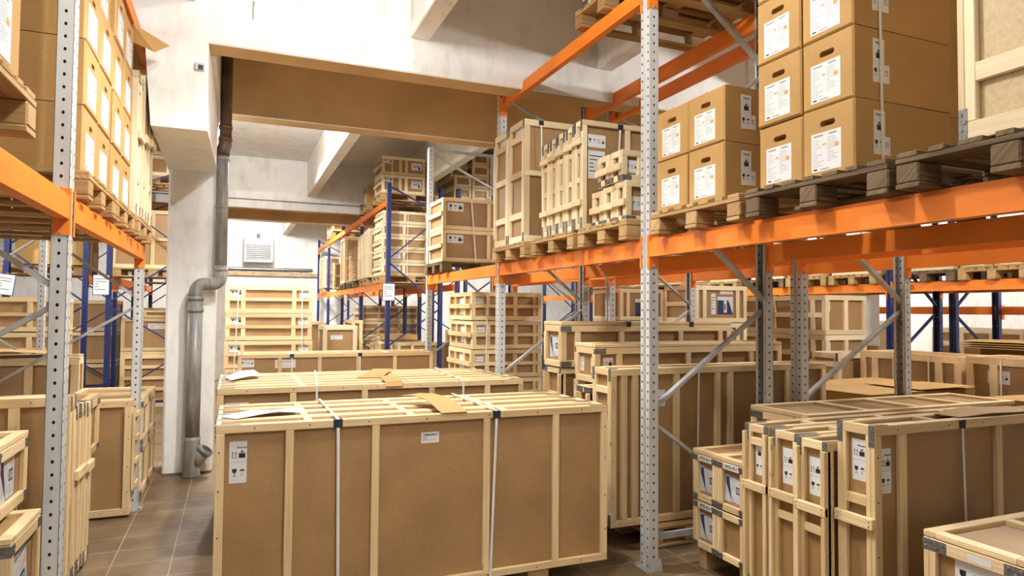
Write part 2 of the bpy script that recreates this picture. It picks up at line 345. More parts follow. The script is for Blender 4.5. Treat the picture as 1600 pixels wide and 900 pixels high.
# ---------------------------------------------------------------- wooden crate
def crate(label, x, y, z, yb=(), xb=(), ymid=(), xmid=(), tb=(), wd=None, w=.045, t=.026, br=None, brf='-x', bl=(.09, .06), handle=(), labels=(), rz=0, group=None, ch=.003, cat='crate', name='wooden_crate', inner=(), screws=False, lid=False, panel=HARD, brz=(0, 1)):
    """x, y, z: extents; yb / xb: uprights on the long / end faces (fractions); ymid / xmid: horizontal rails"""
    wd = wd or PINE; lx, ly, h = x[1]-x[0], y[1]-y[0], z[1]-z[0]; hx, hy = lx/2, ly/2
    T = thing(name, label, cat, ((x[0]+x[1])/2, (y[0]+y[1])/2, z[0]), rz, group)
    m = MB(); m.box(-hx+t, hx-t, -hy+t, hy-t, .006, h-t*.8); m.obj('panel', panel, T)
    f = MB()
    for sy in (-1, 1):
        a, b = sorted((sy*hy, sy*(hy-t)))
        f.box(-hx, hx, a, b, h-w, h, ch); f.box(-hx, hx, a, b, 0, w, ch)
        for sx in (-1, 1):
            c, d = sorted((sx*hx, sx*(hx-w))); f.box(c, d, a, b, w, h-w, ch)
    ew = min(w, ly*.3)
    for sx in (-1, 1):
        a, b = sorted((sx*hx, sx*(hx-t)))
        f.box(a, b, -hy+t, hy-t, h-w, h, ch); f.box(a, b, -hy+t, hy-t, 0, w, ch)
        for sy in (-1, 1):
            c, d = sorted((sy*(hy-t), sy*(hy-t-ew*.55))); f.box(a, b, c, d, w, h-w, ch)
    if not lid:
        for sy in (-1, 1):
            c, d = sorted((sy*(hy-t), sy*(hy-t-w*.6))); f.box(-hx+t, hx-t, c, d, h-t*.8, h-.001, ch)
    f.obj('frame', wd, T)
    ex = (-1, 1) if ch > 0 else ((-1,) if (x[0]+x[1])/2 > 0 else (1,)); ey = (-1, 1) if ch > 0 else (-1,)
    def bat(nm, ext):
        g = MB(); a = [sorted(ext[i:i+2]) for i in (0, 2, 4)]; g.box(*a[0], *a[1], *a[2], ch); return g.obj(nm, wd, T)
    for q in yb:
        c = -hx+q*lx
        for sy in ey: bat('upright_batten', (c-w/2, c+w/2, sy*hy, sy*(hy-t), w, h-w))
    for q in ymid:
        c = q*h
        for sy in ey: bat('side_rail', (-hx+.01, hx-.01, sy*(hy+.004), sy*(hy-t*.6), c-w*.4, c+w*.4))
    for q in xb:
        c = -hy+q*ly
        for sx in ex: bat('end_batten', (sx*hx, sx*(hx-t), c-ew/2, c+ew/2, w, h-w))
    for q in xmid:
        c = q*h
        for sx in ex: bat('end_rail', (sx*(hx-.002), sx*(hx-t), -hy+t+ew*.5, hy-t-ew*.5, c-w*.5, c+w*.5))
    for q in handle:
        c = q*h
        for sx in ex:
            o = bat('handle_batten', (sx*hx, sx*(hx+t), -hy, hy, c-w*.55, c+w*.55))
            if screws and sx < 0:
                g = MB()
                for yy in (-hy+.018, hy-.018):
                    for dz in (-.011, .011):
                        pts = [(-yy+.0035*math.cos(k), c+dz+.0035*math.sin(k)) for k in [i*math.pi/4 for i in range(8)]]
                        g.prism(pts, 0, .0012, Vector((-hx-t, 0, 0)), Vector((0, -1, 0)), Vector((0, 0, 1)), Vector((-1, 0, 0)))
                g.obj('screws', SCREW, o)
    if tb:
        for q in tb:
            g = MB(); c = -hx+q*lx; g.box(c-w/2, c+w/2, -hy+t+w*.6, hy-t-w*.6, h-t*.8, h-.001, ch); g.obj('top_batten', wd, T)
    if lid:
        g = MB(); k = .004; L = .028
        for sy in (-1, 1):
            c, d = sorted((sy*hy, sy*(hy-w))); g.box(-hx, hx, c, d, h+k, h+k+L, ch)
        for sx in (-1, 1):
            c, d = sorted((sx*hx, sx*(hx-w))); g.box(c, d, -hy+w, hy-w, h+k, h+k+L, ch)
        for q in tb: c = -hx+q*lx; g.box(c-w/2, c+w/2, -hy+w, hy-w, h+k+.001, h+k+L, ch)
        o = g.obj('lid_frame', wd, T); g = MB(); g.box(-hx+.01, hx-.01, -hy+.01, hy-.01, h-.002, h+k+.006); g.obj('lid_panel', panel, o)
    if screws:
        g = MB(); nrm = Vector((0, -1, 0)); n = max(3, int(lx/.3))
        for i in range(n):
            px = -hx+lx*(i+.5)/n+random.uniform(-.05, .05)
            for zz in (h-w*.5, w*.5):
                g.prism([(px+.0042*math.cos(k*math.pi/4), zz+.0042*math.sin(k*math.pi/4)) for k in range(8)], 0, .0012, Vector((0, -hy, 0)), RX, Vector((0, 0, 1)), nrm)
        for px in (-hx+w*.4, hx-w*.4):
            for q in (.2, .42, .66, .86): g.prism([(px+.0042*math.cos(k*math.pi/4), h*q+.0042*math.sin(k*math.pi/4)) for k in range(8)], 0, .0012, Vector((0, -hy, 0)), RX, Vector((0, 0, 1)), nrm)
        g.obj('screws', SCREW, T)
    if br:
        for fc in brf.split(','):
            if br == 'v' and fc in ('-x', '+x'):
                sx = -1 if fc == '-x' else 1
                for sy in (-1, 1):
                    for zz in (0, 1):
                        g = MB(); yc = sy*(hy-.018); a, b = sorted((sx*hx, sx*(hx+.002))); e = h if zz else 0
                        g.box(a, b, yc-.016, yc+.016, (h-bl[0]) if zz else 0, h if zz else bl[0])
                        if zz: c, d = sorted((sx*hx, sx*(hx-bl[1]))); g.box(c, d, yc-.016, yc+.016, h, h+.002)
                        for k in range(4):
                            zc = (h-.012-k*bl[0]*.24) if zz else (.012+k*bl[0]*.24); yy = yc+(.007 if k % 2 else -.007)
                            a2, b2 = sorted((sx*(hx+.002), sx*(hx+.005))); g.box(a2, b2, yy-.0062, yy+.0062, zc-.0062, zc+.0062, .003)
                        g.obj('corner_bracket', BRAC, T)
            if br == 'h':
                sx = -1 if fc == '-x' else 1
                for sy in (-1, 1):
                    for zz in brz:
                        g = MB(); a, b = sorted((sx*hx, sx*(hx+.002))); zc = h-w*.5 if zz else w*.5; ww = w*.44
                        c, d = sorted((sy*(hy+.002), sy*(hy-bl[0]))); g.box(a, b, c, d, zc-ww, zc+ww)
                        a2, b2 = sorted((sy*hy, sy*(hy+.002))); c, d = sorted((sx*hx, sx*(hx-bl[1]))); g.box(c, d, a2, b2, zc-ww, zc+ww)
                        for k in range(4):
                            yy = sy*(hy-.012-k*bl[0]*.24); z2 = zc+(ww*.45 if k % 2 else -ww*.45)
                            a3, b3 = sorted((sx*(hx+.002), sx*(hx+.005))); g.box(a3, b3, yy-.0062, yy+.0062, z2-.0062, z2+.0062, .003)
                        g.obj('corner_bracket', BRAC, T)
    for q in labels:
        fc, a, b, kind, lw, lh = q[:6]; kw = q[6] if len(q) > 6 else {}
        on = kw.pop('on', 'panel'); e = {'panel': t-.0005, 'frame': -.0006}[on]
        if fc[1] == 'x': p = ((hx-e)*(-1 if fc[0] == '-' else 1), (-a if fc[0] == '-' else a)*hy, b*h)
        else: p = (a*hx, (hy-e)*(-1 if fc[0] == '-' else 1), b*h)
        put_label(T, fc, p, kind, lw, lh, **kw)
    return T
def strap(label, pts, wdt=.016, prot=(), group=None, side=(1, 0, 0)):
    """flat band following a path of points; prot = indices that sit on a dark edge protector"""
    m = MB(); sd = Vector(side)
    o0 = Vector(pts[0]); P = [Vector(p)-o0 for p in pts]
    for a, b in zip(P, P[1:]):
        d = (b-a).normalized(); n = d.cross(sd); ext = d*.0006
        m.bar(a-ext, b+ext, wdt, .0016, up=n)
    T = m.obj('packing_strap', STRAP, loc=o0); tag(T, label, 'strap', group)
    for p in prot:
        g = MB(); c = Vector(pts[p])-o0; g.box(c.x-.024, c.x+.024, c.y-.0022, c.y-.0008, c.z-.045, c.z-.003); g.box(c.x-.024, c.x+.024, c.y-.002, c.y+.04, c.z-.003, c.z-.0012); g.obj('edge_protector', NAVY, T)
    return T

# ---------------------------------------------------------------- pallets, cartons, racks
_pal = {}
def pallet(label, x, y, z, lx=1.2, ly=.8, old=False, fine=True, group='pallets'):
    mt = OLDW if old else PALW; k = (lx, ly, old, fine)
    loc = ((x[0]+x[1])/2, (y[0]+y[1])/2, z)
    if k in _pal: return dup(_pal[k], loc, label, group)
    T = thing('pallet', label, 'pallet', loc, 0, group); hx, hy = lx/2, ly/2; ch = .003 if fine else 0
    def R(): return random.uniform(-.004, .004) if fine else 0
    for i in range(3):
        c = (-1+i)*(hy-.05); g = MB(); bw = .1 if i != 1 else .1
        g.box(-hx, hx, c-bw/2, c+bw/2, 0, .021, ch); g.obj('skid_board', mt, T)
        for j in range(3):
            d = (-1+j)*(hx-.07); g = MB(); g.box(d-.07+abs(R()), d+.07, c-bw/2+R(), c+bw/2, .0215, .0995, ch*2); g.obj('block', mt, T)
    for j in range(3):
        d = (-1+j)*(hx-.07); g = MB(); g.box(d-.07, d+.07, -hy, hy, .1, .1215, ch); g.obj('stringer_board', mt, T)
    g = MB(); n = 7
    for i in range(n):
        c = -hy+.05+i*(ly-.1)/(n-1); bw = .096 if i % 2 == 0 else .07
        if fine or True: q = MB(); q.box(-hx+R(), hx+R(), c-bw/2+.004, c+bw/2-.004, .122, .1435, ch); q.obj('deck_board', mt, T)
    _pal[k] = T; return T
_cart = {}
def carton_mesh(w, d, h):
    """body with a cut hand hole in its -X face; local origin at base centre, d along x, w along y"""
    k = (w, d, h)
    if k in _cart: return _cart[k]
    m = MB(); c = .008; hx = d/2
    m2 = [(-hx, -w/2), (-hx, w/2), (hx, w/2), (hx, -w/2)]
    n = 32; hw, hh, hz = .042, .014, h*.76; rw, rh = w/2-c, h/2-c; cz = h/2
    out = []; inn = []
    for i in range(n):
        a = 2*math.pi*i/n; ca, sa = math.cos(a), math.sin(a)
        q = min(rw/abs(ca) if abs(ca) > 1e-6 else 9e9, rh/abs(sa) if abs(sa) > 1e-6 else 9e9); out.append([ca*q, cz+sa*q])
        e = hw-hh; sx = (e if ca > 0 else -e) if abs(ca) > 1e-6 else 0; inn.append((sx+hh*ca, hz+hh*sa))
    for cy, czz in ((rw, rh), (-rw, rh), (-rw, -rh), (rw, -rh)):
        j = min(range(n), key=lambda i: (out[i][0]-cy)**2+(out[i][1]-cz-czz)**2); out[j] = [cy, cz+czz]
    fr = lambda p, x=-hx: (x, -p[0], p[1])
    for i in range(n):
        j = (i+1) % n; m.poly([fr(out[i]), fr(out[j]), fr(inn[j]), fr(inn[i])]); m.poly([fr(inn[i]), fr(inn[j]), fr(inn[j], -hx+.22), fr(inn[i], -hx+.22)])
    m.poly([fr(p, -hx+.22) for p in inn])
    Y0, Y1, Z0, Z1 = -w/2, w/2, 0, h; x0 = -hx; xe = -hx+c
    # chamfer ring round the front face
    f4 = [(x0, -rw, cz-rh), (x0, rw, cz-rh), (x0, rw, cz+rh), (x0, -rw, cz+rh)]; b4 = [(xe, Y0, Z0), (xe, Y1, Z0), (xe, Y1, Z1), (xe, Y0, Z1)]
    for i in range(4):
        j = (i+1) % 4; m.poly([f4[i], f4[j], b4[j], b4[i]])
    g4 = [(hx, p[1], p[2]) for p in b4]
    for i in range(4):
        j = (i+1) % 4; m.poly([b4[i], b4[j], g4[j], g4[i]])
    m.poly([g4[0], g4[1], g4[2], g4[3]])
    _cart[k] = m.mesh('carton_body', CARD); return _cart[k]
_tape = {}
def carton(label, face_x, yc, z, w, d, h, face='-x', side_label=False, group=None, jit=.004):
    rz = 0 if face == '-x' else math.pi
    x = face_x+(d/2 if face == '-x' else -d/2)
    T = thing('cardboard_box', label, 'box', (x+random.uniform(-jit, jit), yc, z), rz+random.uniform(-.008, .008), group)
    link('carton_body', carton_mesh(w, d, h), T)
    k = (w, d, h)
    if k not in _tape:
        q = MB(); q.box(-d/2+.001, d/2-.001, -.0035, -.0005, h-.0004, h+.0008); q.box(-d/2+.001, d/2-.001, .0005, .0035, h-.0004, h+.0008); _tape[k] = q.mesh('flap_seam', CARD)
    link('flap_seam', _tape[k], T)
    put_label(T, '-x', (-d/2-.0003, w*.03, h*.36), 'sheet', w*.58, h*.56)
    if side_label and face == '-x': put_label(T, '-y', (-d/2+.155, -w/2-.0003, h*.56), 'L', .072, h*.62, text='10 kg max', tsize=.011, toff=(0, h*.25))
    return T
def profile_post(name, mat, x, y, dirx, H, parent):
    """C-section: face towards -dirx, lips towards dirx"""
    P = [(.03, -.05, 9), (.068, -.05, 9), (.068, -.05, 0), (0, -.05, 0), (0, -.05, 1), (0, -.018, 1), (0, -.018, 9), (.012, -.010, 9), (.012, .010, 9), (0, .018, 9), (0, .018, 1), (0, .05, 1), (0, .05, 0), (.068, .05, 0), (.068, .05, 9), (.068, .03, 9)]
    m = MB()
    def wall(a, b, z0, z1, hole):
        ln = math.dist(a, b); pts = [(x+dirx*a[0], y+a[1], z0), (x+dirx*b[0], y+b[1], z0), (x+dirx*b[0], y+b[1], z1), (x+dirx*a[0], y+a[1], z1)]
        u0, u1 = (-ln/2, ln/2) if hole else (5, 5)
        m.poly(pts, [(u0, z0), (u1, z0), (u1, z1), (u0, z1)])
    wall((.068, -.028), (.068, -.05), .006, H, False)
    wall((.068, -.05), (0, -.05), .006, H, True)
    wall((0, -.05), (0, -.017), .006, H, True)
    wall((0, -.017), (.014, -.010), .006, H, False); wall((.014, -.010), (.014, .010), .006, H, False); wall((.014, .010), (0, .017), .006, H, False)
    wall((0, .017), (0, .05), .006, H, True)
    wall((0, .05), (.068, .05), .006, H, True)
    wall((.068, .05), (.068, .028), .006, H, False)
    o = m.obj(name, mat, parent); o.modifiers.new('sheet', 'SOLIDIFY').thickness = .002
    return o
def upright_frame(label, xa, xb, y, mat, pm, H=4.05, phase=0, group=None, name='rack_upright_frame'):
    """xa: aisle face, xb: other face"""
    T = thing(name, label, 'rack frame', ((xa+xb)/2, y, 0), 0, group); dx = 1 if xb > xa else -1; L = abs(xb-xa)/2
    for s in (-1, 1):
        p = profile_post('post', mat, s*L*dx, 0, -s*dx, H, T)
        g = MB(); xo = s*L*dx; xi = xo-s*dx*.09; a, b = sorted((xo+s*dx*.035, xi)); g.box(a, b, -.075, .075, 0, .008)
        for yy in (-.06, .06):
            for zz in (0,): g.tube([(xo+s*dx*.018, yy, .008), (xo+s*dx*.018, yy, .022)], .009, 8)
        xm = (a+b)/2
        for yy in (-1, 1):
            g.poly([(xo, yy*.052, .008), (xo, yy*.072, .008), (xo, yy*.052, .07)]); g.poly([(xi, yy*.052, .008), (xi, yy*.072, .008), (xi, yy*.052, .07)]); g.poly([(xo, yy*.072, .008), (xi, yy*.072, .008), (xi, yy*.052, .07), (xo, yy*.052, .07)])
        g.obj('foot_plate', pm, p)
    zs = [.25, 1.0, 1.75, 2.6, 3.48, 4.28 if H > 4.2 else 4.0]; e = L-.04
    for i in range(5):
        a = (-1 if (i+phase) % 2 else 1)*dx*e; g = MB(); g.bar((a, .012 if i % 2 else -.012, zs[i]+.03), (-a, .012 if i % 2 else -.012, zs[i+1]-.03), .022, .042, up=(0, 1, 0)); g.obj('diagonal_brace', pm, T)
    for zz in (.2, 4.02):
        if zz < H: g = MB(); g.bar((-e, 0, zz), (e, 0, zz), .022, .042, up=(0, 0, 1)); g.obj('horizontal_brace', pm, T)
    return T
def rack_beam(label, x, y0, y1, ztop, side, num=None, group='orange rack beams', hgt=.125):
    """side -1: face looks to -x"""
    T = thing('rack_beam', label, 'rack beam', (x, (y0+y1)/2, ztop-hgt), 0, group); s = side; L = (y1-y0)/2-.056
    prof = [(.004, 0), (.004, hgt*.84), (-.012, hgt*.86), (-.012, hgt), (-.05, hgt), (-.05, 0)]
    m = MB(); a = [(s*p[0], -L, p[1]) for p in prof]; b = [(s*p[0], L, p[1]) for p in prof]; n = len(prof)
    for i in range(n): j = (i+1) % n; m.poly([a[i], a[j], b[j], b[i]])
    m.poly(a); m.poly(b[::-1]); m.obj('beam_profile', ORAN, T)
    for e in (-1, 1):
        g = MB(); yy = e*(L+.0055); c, d = sorted((s*.006, -s*.062)); a2, b2 = sorted((yy-.003*0, yy+e*-.006)); g.box(c, d, min(a2, b2), max(a2, b2), -.075, hgt+.02)
        c, d = sorted((s*.004, s*.008)); a2, b2 = sorted((yy, yy+e*.02)); g.box(c, d, a2, b2, -.075, hgt+.02)
        o = g.obj('end_connector', ORAN, T); q = MB(); q.tube([(-s*.03, yy-e*.006, -.06), (-s*.03, yy-e*.014, -.06)], .007, 8); q.obj('bolt', GREYP, o)
    if num:
        tx, yy = num; fc = '-x' if s < 0 else '+x'; link('number_lettering', text_mesh(tx, .085, NAVY), T, mat=basis(fc, (s*.0046, yy-(y0+y1)/2, hgt*.42)))
    return T
def part_box(name, mat, ext, parent=None, ch=0):
    m = MB(); m.box(*ext, ch); return m.obj(name, mat, parent)

# ---------------------------------------------------------------- the hall
X0, X1, Y0, Y1, CZ = -9.5, 15.0, -6.0, 23.5, 4.95
struct(part_box('floor', TILE, (X0-.2, X1+.2, Y0-.2, Y1+.2, -.15, 0)))
struct(part_box('ceiling', PLAST, (X0-.2, X1+.2, Y0-.2, Y1+.2, CZ, CZ+.2)))
struct(part_box('wall_back', PLAST, (X0-.2, X1+.2, Y1, Y1+.2, 0, CZ)))
struct(part_box('wall_front', PLAST, (X0-.2, X1+.2, Y0-.2, Y0, 0, CZ)))
struct(part_box('wall_left', PLAST, (X0-.2, X0, Y0, Y1, 0, CZ)))
struct(part_box('wall_right', PLAST, (X1, X1+.2, Y0, Y1, 0, CZ)))
OCHRE = flat('ochre_beam_faces', (208, 176, 128), .8, 0, .08, 1.5)  # tan tone for beam undersides and the faces towards the hollow
def ochre_faces(o, faces):
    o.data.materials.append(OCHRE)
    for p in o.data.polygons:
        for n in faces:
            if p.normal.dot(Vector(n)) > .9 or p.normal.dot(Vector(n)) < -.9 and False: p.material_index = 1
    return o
k = 0
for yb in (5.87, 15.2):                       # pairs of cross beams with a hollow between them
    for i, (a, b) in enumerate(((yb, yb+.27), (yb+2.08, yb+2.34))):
        k += 1; ochre_faces(struct(part_box('trim_%d' % k, PLAST, (X0, X1, a, b, 3.85, CZ), None, .012)), ((0, 0, -1), (0, -1 if i else 1, 0)))
ribs = [1.51+1.94*i for i in range(-5, 7)]
for a, b in ((Y0, 5.87), (8.21, 15.2), (17.54, Y1)):
    for rx in ribs:
        k += 1; struct(part_box('trim_%d' % k, PLAST, (rx-.09, rx+.09, a, b, 4.17, CZ), None, .01))
# column with its wide head carrying the beam pair
m = MB(); m.box(-.655, -.19, 7.64, 8.2, 0, 3.2, .02)
m.obj('trim_%d' % (k+1), PLAST)['kind'] = 'structure'
m = MB()
m.hexa([(-.64, 5.868, 3.13), (-.232, 5.868, 3.13), (-.67, 8.22, 3.13), (-.19, 8.22, 3.13), (-.70, 5.868, 3.86), (-.24, 5.868, 3.86), (-.72, 8.22, 3.86), (-.19, 8.22, 3.86)], lambda p, off: (p[0], p[2]))
m.obj('trim_%d' % (k+2), PLAST)['kind'] = 'structure'
m = MB(); m.box(-.66, -.19, 6.14, 7.96, 3.84, CZ); m.obj('trim_%d' % (k+3), PLAST)['kind'] = 'structure'
m = MB(); m.box(-.62, -.2, 17.2, 17.6, 0, 3.86, .02); m.obj('trim_%d' % (k+4), PLAST)['kind'] = 'structure'
m = MB(); m.box(9.2, 9.62, 7.64, 8.2, 0, 3.86, .02); m.obj('trim_%d' % (k+5), PLAST)['kind'] = 'structure'
struct(part_box('trim_%d' % (k+6), flat('tan_wall_ledge_paint', (176, 150, 116), .7), (-3.0, 4.6, Y1-.16, Y1, 2.78, 2.9)))
# small junction box on the column head
T = thing('junction_box', 'small grey electrical box on the white column head', 'junction box', (-.30, 5.866, 3.64))
part_box('box_body', GREYP, (-.035, .035, -.028, 0, -.03, .03), T, .004); part_box('cover', NAVY, (-.012, .026, -.031, -.028, -.026, .012), T)
# wall unit heater
T = thing('unit_heater', 'white louvred unit heater high on the back wall', 'heater', (.67, Y1-.32, 3.2))
part_box('housing', PLAST, (-.44, .44, -.28, .30, 0, .70), T, .02)
part_box('front_frame', flat('heater_enamel', (222, 220, 212), .4), (-.40, .40, -.30, -.27, .06, .60), T, .01)
for i in range(8):
    m = MB(); m.bar((-.36, -.315, .11+i*.062), (.36, -.315, .11+i*.062), .034, .012, up=(0, -.5, 1)); m.obj('louvre', PLAST, T)
part_box('dark_grille', NAVY, (-.37, .37, -.304, -.301, .08, .58), T); part_box('top_duct', BRAC, (-.44, .44, -.2, .28, .70, .79), T, .01)
m = MB(); m.tube([(0, .1, .79), (0, .1, .95)], .05, 10); m.obj('connector_pipe', BRAC, T)
m = MB(); m.tube([(-2.6, Y1-.1, 2.99), (2.4, Y1-.1, 3.01)], .055, 10); o = m.obj('wall_pipe', BRAC); tag(o, 'grey horizontal pipe along the back wall under the heater', 'pipe')
for xx in (-.4, .3, 1.0, 1.5, 2.0):
    m = MB(); m.tube([(xx, Y1-.1, 3.0), (xx+.05, Y1-.1, 3.0)], .068, 10); m.obj('pipe_coupling', BRAC, o)
m = MB(); m.tube([(-.55, Y1-.05, 3.05), (-.5, Y1-.05, 3.85), (-.1, Y1-.05, 3.87)], .012, 6); tag(m.obj('supply_cable', WHITE), 'thin white supply line beside the unit heater', 'cable')
m = MB(); m.tube([(-3, 15.18, 4.03), (3.2, 15.18, 4.03)], .012, 6); tag(m.obj('beam_conduit', BRAC), 'thin grey conduit along the far concrete beam', 'conduit')
m = MB(); m.tube([(.09, 5.862, 4.10), (.09, 5.855, 4.16), (.09, 5.855, 4.22), (.10, 5.855, 4.24), (.085, 5.86, 4.25)], .004, 6); tag(m.obj('wire_hook', BRAC), 'thin wire hook hanging on the white beam left of its middle', 'hook')
# drain pipe on the column
T = thing('drain_pipe', 'dusty grey plastic drain pipe with elbows on the white column', 'pipe', (-.37, 7.5, 0))
P = lambda *q: [(a+.37, b, c) for a, b, c in q]
m = MB(); m.tube(P((-.125, 0, 3.42), (-.125, 0, 4.9)), .058, 18); m.obj('stained_shaded_upper_pipe', STAIN_SHADE, T, True)
m = MB(); m.tube(P((-.125, 0, 3.47), (-.128, 0, 3.40), (-.146, 0, 3.34), (-.148, 0, 3.28)), .066, 18); m.obj('offset_bend', STAIN_SHADE, T, True)
m = MB(); m.tube(P((-.147, 0, 3.33), (-.143, 0, 2.05)), .060, 18); m.obj('upper_pipe', PVC, T, True)
m = MB()
arc = lambda cx, cz, r, a0, a1: [(cx+r*math.cos(math.radians(a0+(a1-a0)*i/7)), 0, cz+r*math.sin(math.radians(a0+(a1-a0)*i/7))) for i in range(8)]
m.tube(P((-.143, 0, 2.14), *arc(-.223, 2.03, .08, 0, -90), *arc(-.29, 1.87, .08, 90, 180), (-.37, 0, 1.76)), .064, 18); m.obj('elbow', PVC, T, True)
m = MB(); m.tube(P((-.37, 0, 1.80), (-.374, 0, .35)), .070, 18); m.obj('lower_pipe', PVC, T, True)
for a, zz, r in ((-.125, 3.58, .066), (-.125, 3.46, .069), (-.146, 3.25, .067), (-.145, 2.75, .066), (-.143, 2.10, .068), (-.37, 1.80, .078), (-.37, 1.68, .078)):
    m = MB(); m.tube(P((a, 0, zz-.02), (a, 0, zz+.02)), r, 18); m.obj('pipe_coupling', STAIN_SHADE if zz > 3.4 else PVC, T, True)
m = MB(); m.tube(P((-.374, 0, 0), (-.374, 0, .02), (-.374, 0, .06), (-.374, 0, .36), (-.374, 0, .40)), (.09, .084, .080, .076, .080), 18)
m.tube(P((-.372, 0, .10), (-.245, -.03, .265)), .068, 18); m.obj('branch_fitting', PVC, T, True)
m = MB(); m.tube(P((-.262, -.026, .243), (-.238, -.032, .275)), (.078, .078), 18); m.obj('branch_collar', PVC, T, True)
m = MB(); m.tube(P((-.2375, -.0322, .2755), (-.2365, -.0325, .277)), (.058, .058), 18); m.obj('branch_opening', NAVY, T)

# ---------------------------------------------------------------- pallet racks
NEAR = ['by the camera', 'at the near post', 'at the second post', 'at the third post', 'at the fourth post']
for i, y in enumerate((.98, 3.78, 6.5, 9.3)):
    nm = ['outside the picture', 'nearest, with the large grey post', 'second from the camera behind the foreground crates', 'third from the camera next to the blue rack'][i]
    if i: upright_frame('galvanised rack frame of the right-hand row, '+nm, 2.54, 3.6, y, GREY, GREYP, 4.4 if i == 1 else 4.05)
    nm = ['just outside the right edge', 'back to back behind the nearest right-hand frame', 'back to back behind the second right-hand frame', 'back to back behind the third right-hand frame'][i]
    if i: upright_frame('galvanised rack frame '+nm, 3.87, 5.04, y, GREY, GREYP)
bays = ((.98, 3.78), (3.78, 6.5), (6.5, 9.3))
bn = ('nearest bay', 'middle bay', 'far bay')
for i, (a, b) in enumerate(bays):
    rack_beam('orange front beam under the load level of the right rack, %s' % bn[i], 2.54, a, b, 2.19, -1)
    rack_beam('orange rear beam under the load level of the right rack, %s' % bn[i], 3.6, a, b, 2.19, 1)
    rack_beam('orange beam of the rack behind the right rack, %s' % bn[i], 3.87, a, b, 2.19, -1)
    rack_beam('orange far-side beam of the rack behind the right rack, %s' % bn[i], 5.04, a, b, 2.19, 1)
    if i < 2:
        rack_beam('orange upper front beam of the right rack, %s' % ('bay crossing the white ceiling with number 57' if i else 'bay nearest the camera'), 2.54, a, b, 3.945, -1, ('57', b-.16) if i else None)
        rack_beam('orange upper rear beam of the right rack, %s' % bn[i], 3.6, a, b, 3.945, 1)
        rack_beam('orange upper beam behind the right rack, %s%s' % (bn[i], ', numbered 56' if i else ''), 3.87, a, b, 3.945, -1, ('56', b-.2) if i else None)
for i, y in enumerate((3.70, 6.46)):
    upright_frame('galvanised left rack frame, %s' % ('nearest with the large perforated post' if not i else 'second one beside the column'), -.725, -1.87, y, GREY, GREYP, phase=1)
    upright_frame('galvanised frame back to back behind the left rack, %s' % ('near one' if not i else 'far one'), -2.12, -3.2, y, GREY, GREYP)
upright_frame('grey galvanised frame beyond the left rack with a grey post seen through it', -2.12, -3.2, 9.6, GREY, GREYP)
for i, (a, b) in enumerate(((.98, 3.70), (3.70, 6.46))):
    n = ('near bay at the left edge', 'bay carrying two stacks of boxes')[i]
    rack_beam('orange front beam of the left rack, '+n, -.725, a, b, 2.235, 1)
    rack_beam('orange rear beam of the left rack, '+n, -1.87, a, b, 2.235, -1)
    rack_beam('orange beam behind the left rack, '+n, -2.12, a, b, 2.235, 1)
rack_beam('orange upper front beam of the left rack above the boxes', -.725, 3.70, 6.46, 3.90, 1)
rack_beam('orange upper rear beam of the left rack above the boxes', -1.87, 3.70, 6.46, 3.90, -1)
# far blue racks: middle row, left row, right row
ys = (12.1, 14.9, 17.7, 20.5, 23.1)
for i, y in enumerate(ys):
    n = ('nearest, carrying a framed notice', 'second from the front', 'third from the front', 'fourth from the front', 'last before the back wall')[i]
    upright_frame('blue rack frame of the middle row, '+n, 2.54, 3.6, y, BLUE, BLUEP, 4.02)
    if i < 3: upright_frame('blue rack frame back to back with the middle row, '+n.replace(', carrying a framed notice', ''), 3.87, 5.04, y, BLUE, BLUEP, 4.02, 1)
for i, (a, b) in enumerate(zip(ys, ys[1:])):
    n = ('first bay', 'second bay', 'third bay', 'last bay')[i]
    for zt, lv in ((2.2, 'lower'), (3.74, 'upper')):
        rack_beam('orange %s front beam of the far blue rack, %s' % (lv, n), 2.54, a, b, zt, -1)
        rack_beam('orange %s rear beam of the far blue rack, %s' % (lv, n), 3.6, a, b, zt, 1)
        if i < 2: rack_beam('orange %s beam behind the far blue rack, %s' % (lv, n), 3.87, a, b, zt, -1)
for i, y in enumerate((12.1, 14.9, 17.7)):
    n = ('nearest, right behind the column', 'second one', 'third one')[i]
    upright_frame('blue rack frame of the far left row, '+n, -.725, -1.87, y, BLUE, BLUEP, 4.02, 0)
    upright_frame('blue rack frame behind the far left row, '+n, -2.12, -3.2, y, BLUE, BLUEP, 4.02, 1)
for i, (a, b) in enumerate(((12.1, 14.9), (14.9, 17.7))):
    for zt, lv in ((2.2, 'lower'), (3.74, 'upper')):
        n = '%s level, %s bay' % (lv, ('first', 'second')[i])
        rack_beam('orange front beam of the far left blue rack, '+n, -.725, a, b, zt, 1)
        rack_beam('orange rear beam of the far left blue rack, '+n, -1.87, a, b, zt, -1)
        rack_beam('orange beam behind the far left blue rack, '+n, -2.12, a, b, zt, 1)
ys3 = (3.7, 6.5, 9.3, 12.1, 14.9, 17.7)
for i, y in enumerate(ys3[1:]):
    n = ('nearest with the orange beam numbered 60', 'second', 'third', 'fourth', 'fifth')[i]
    upright_frame('blue rack frame in the right aisle, '+n, 8.36, 9.38, y, BLUE, BLUEP, 4.02)
    if i < 4: upright_frame('blue rack frame back to back in the right aisle, '+n.replace(' with the orange beam numbered 60', ''), 9.66, 10.7, y, BLUE, BLUEP, 4.02, 1)
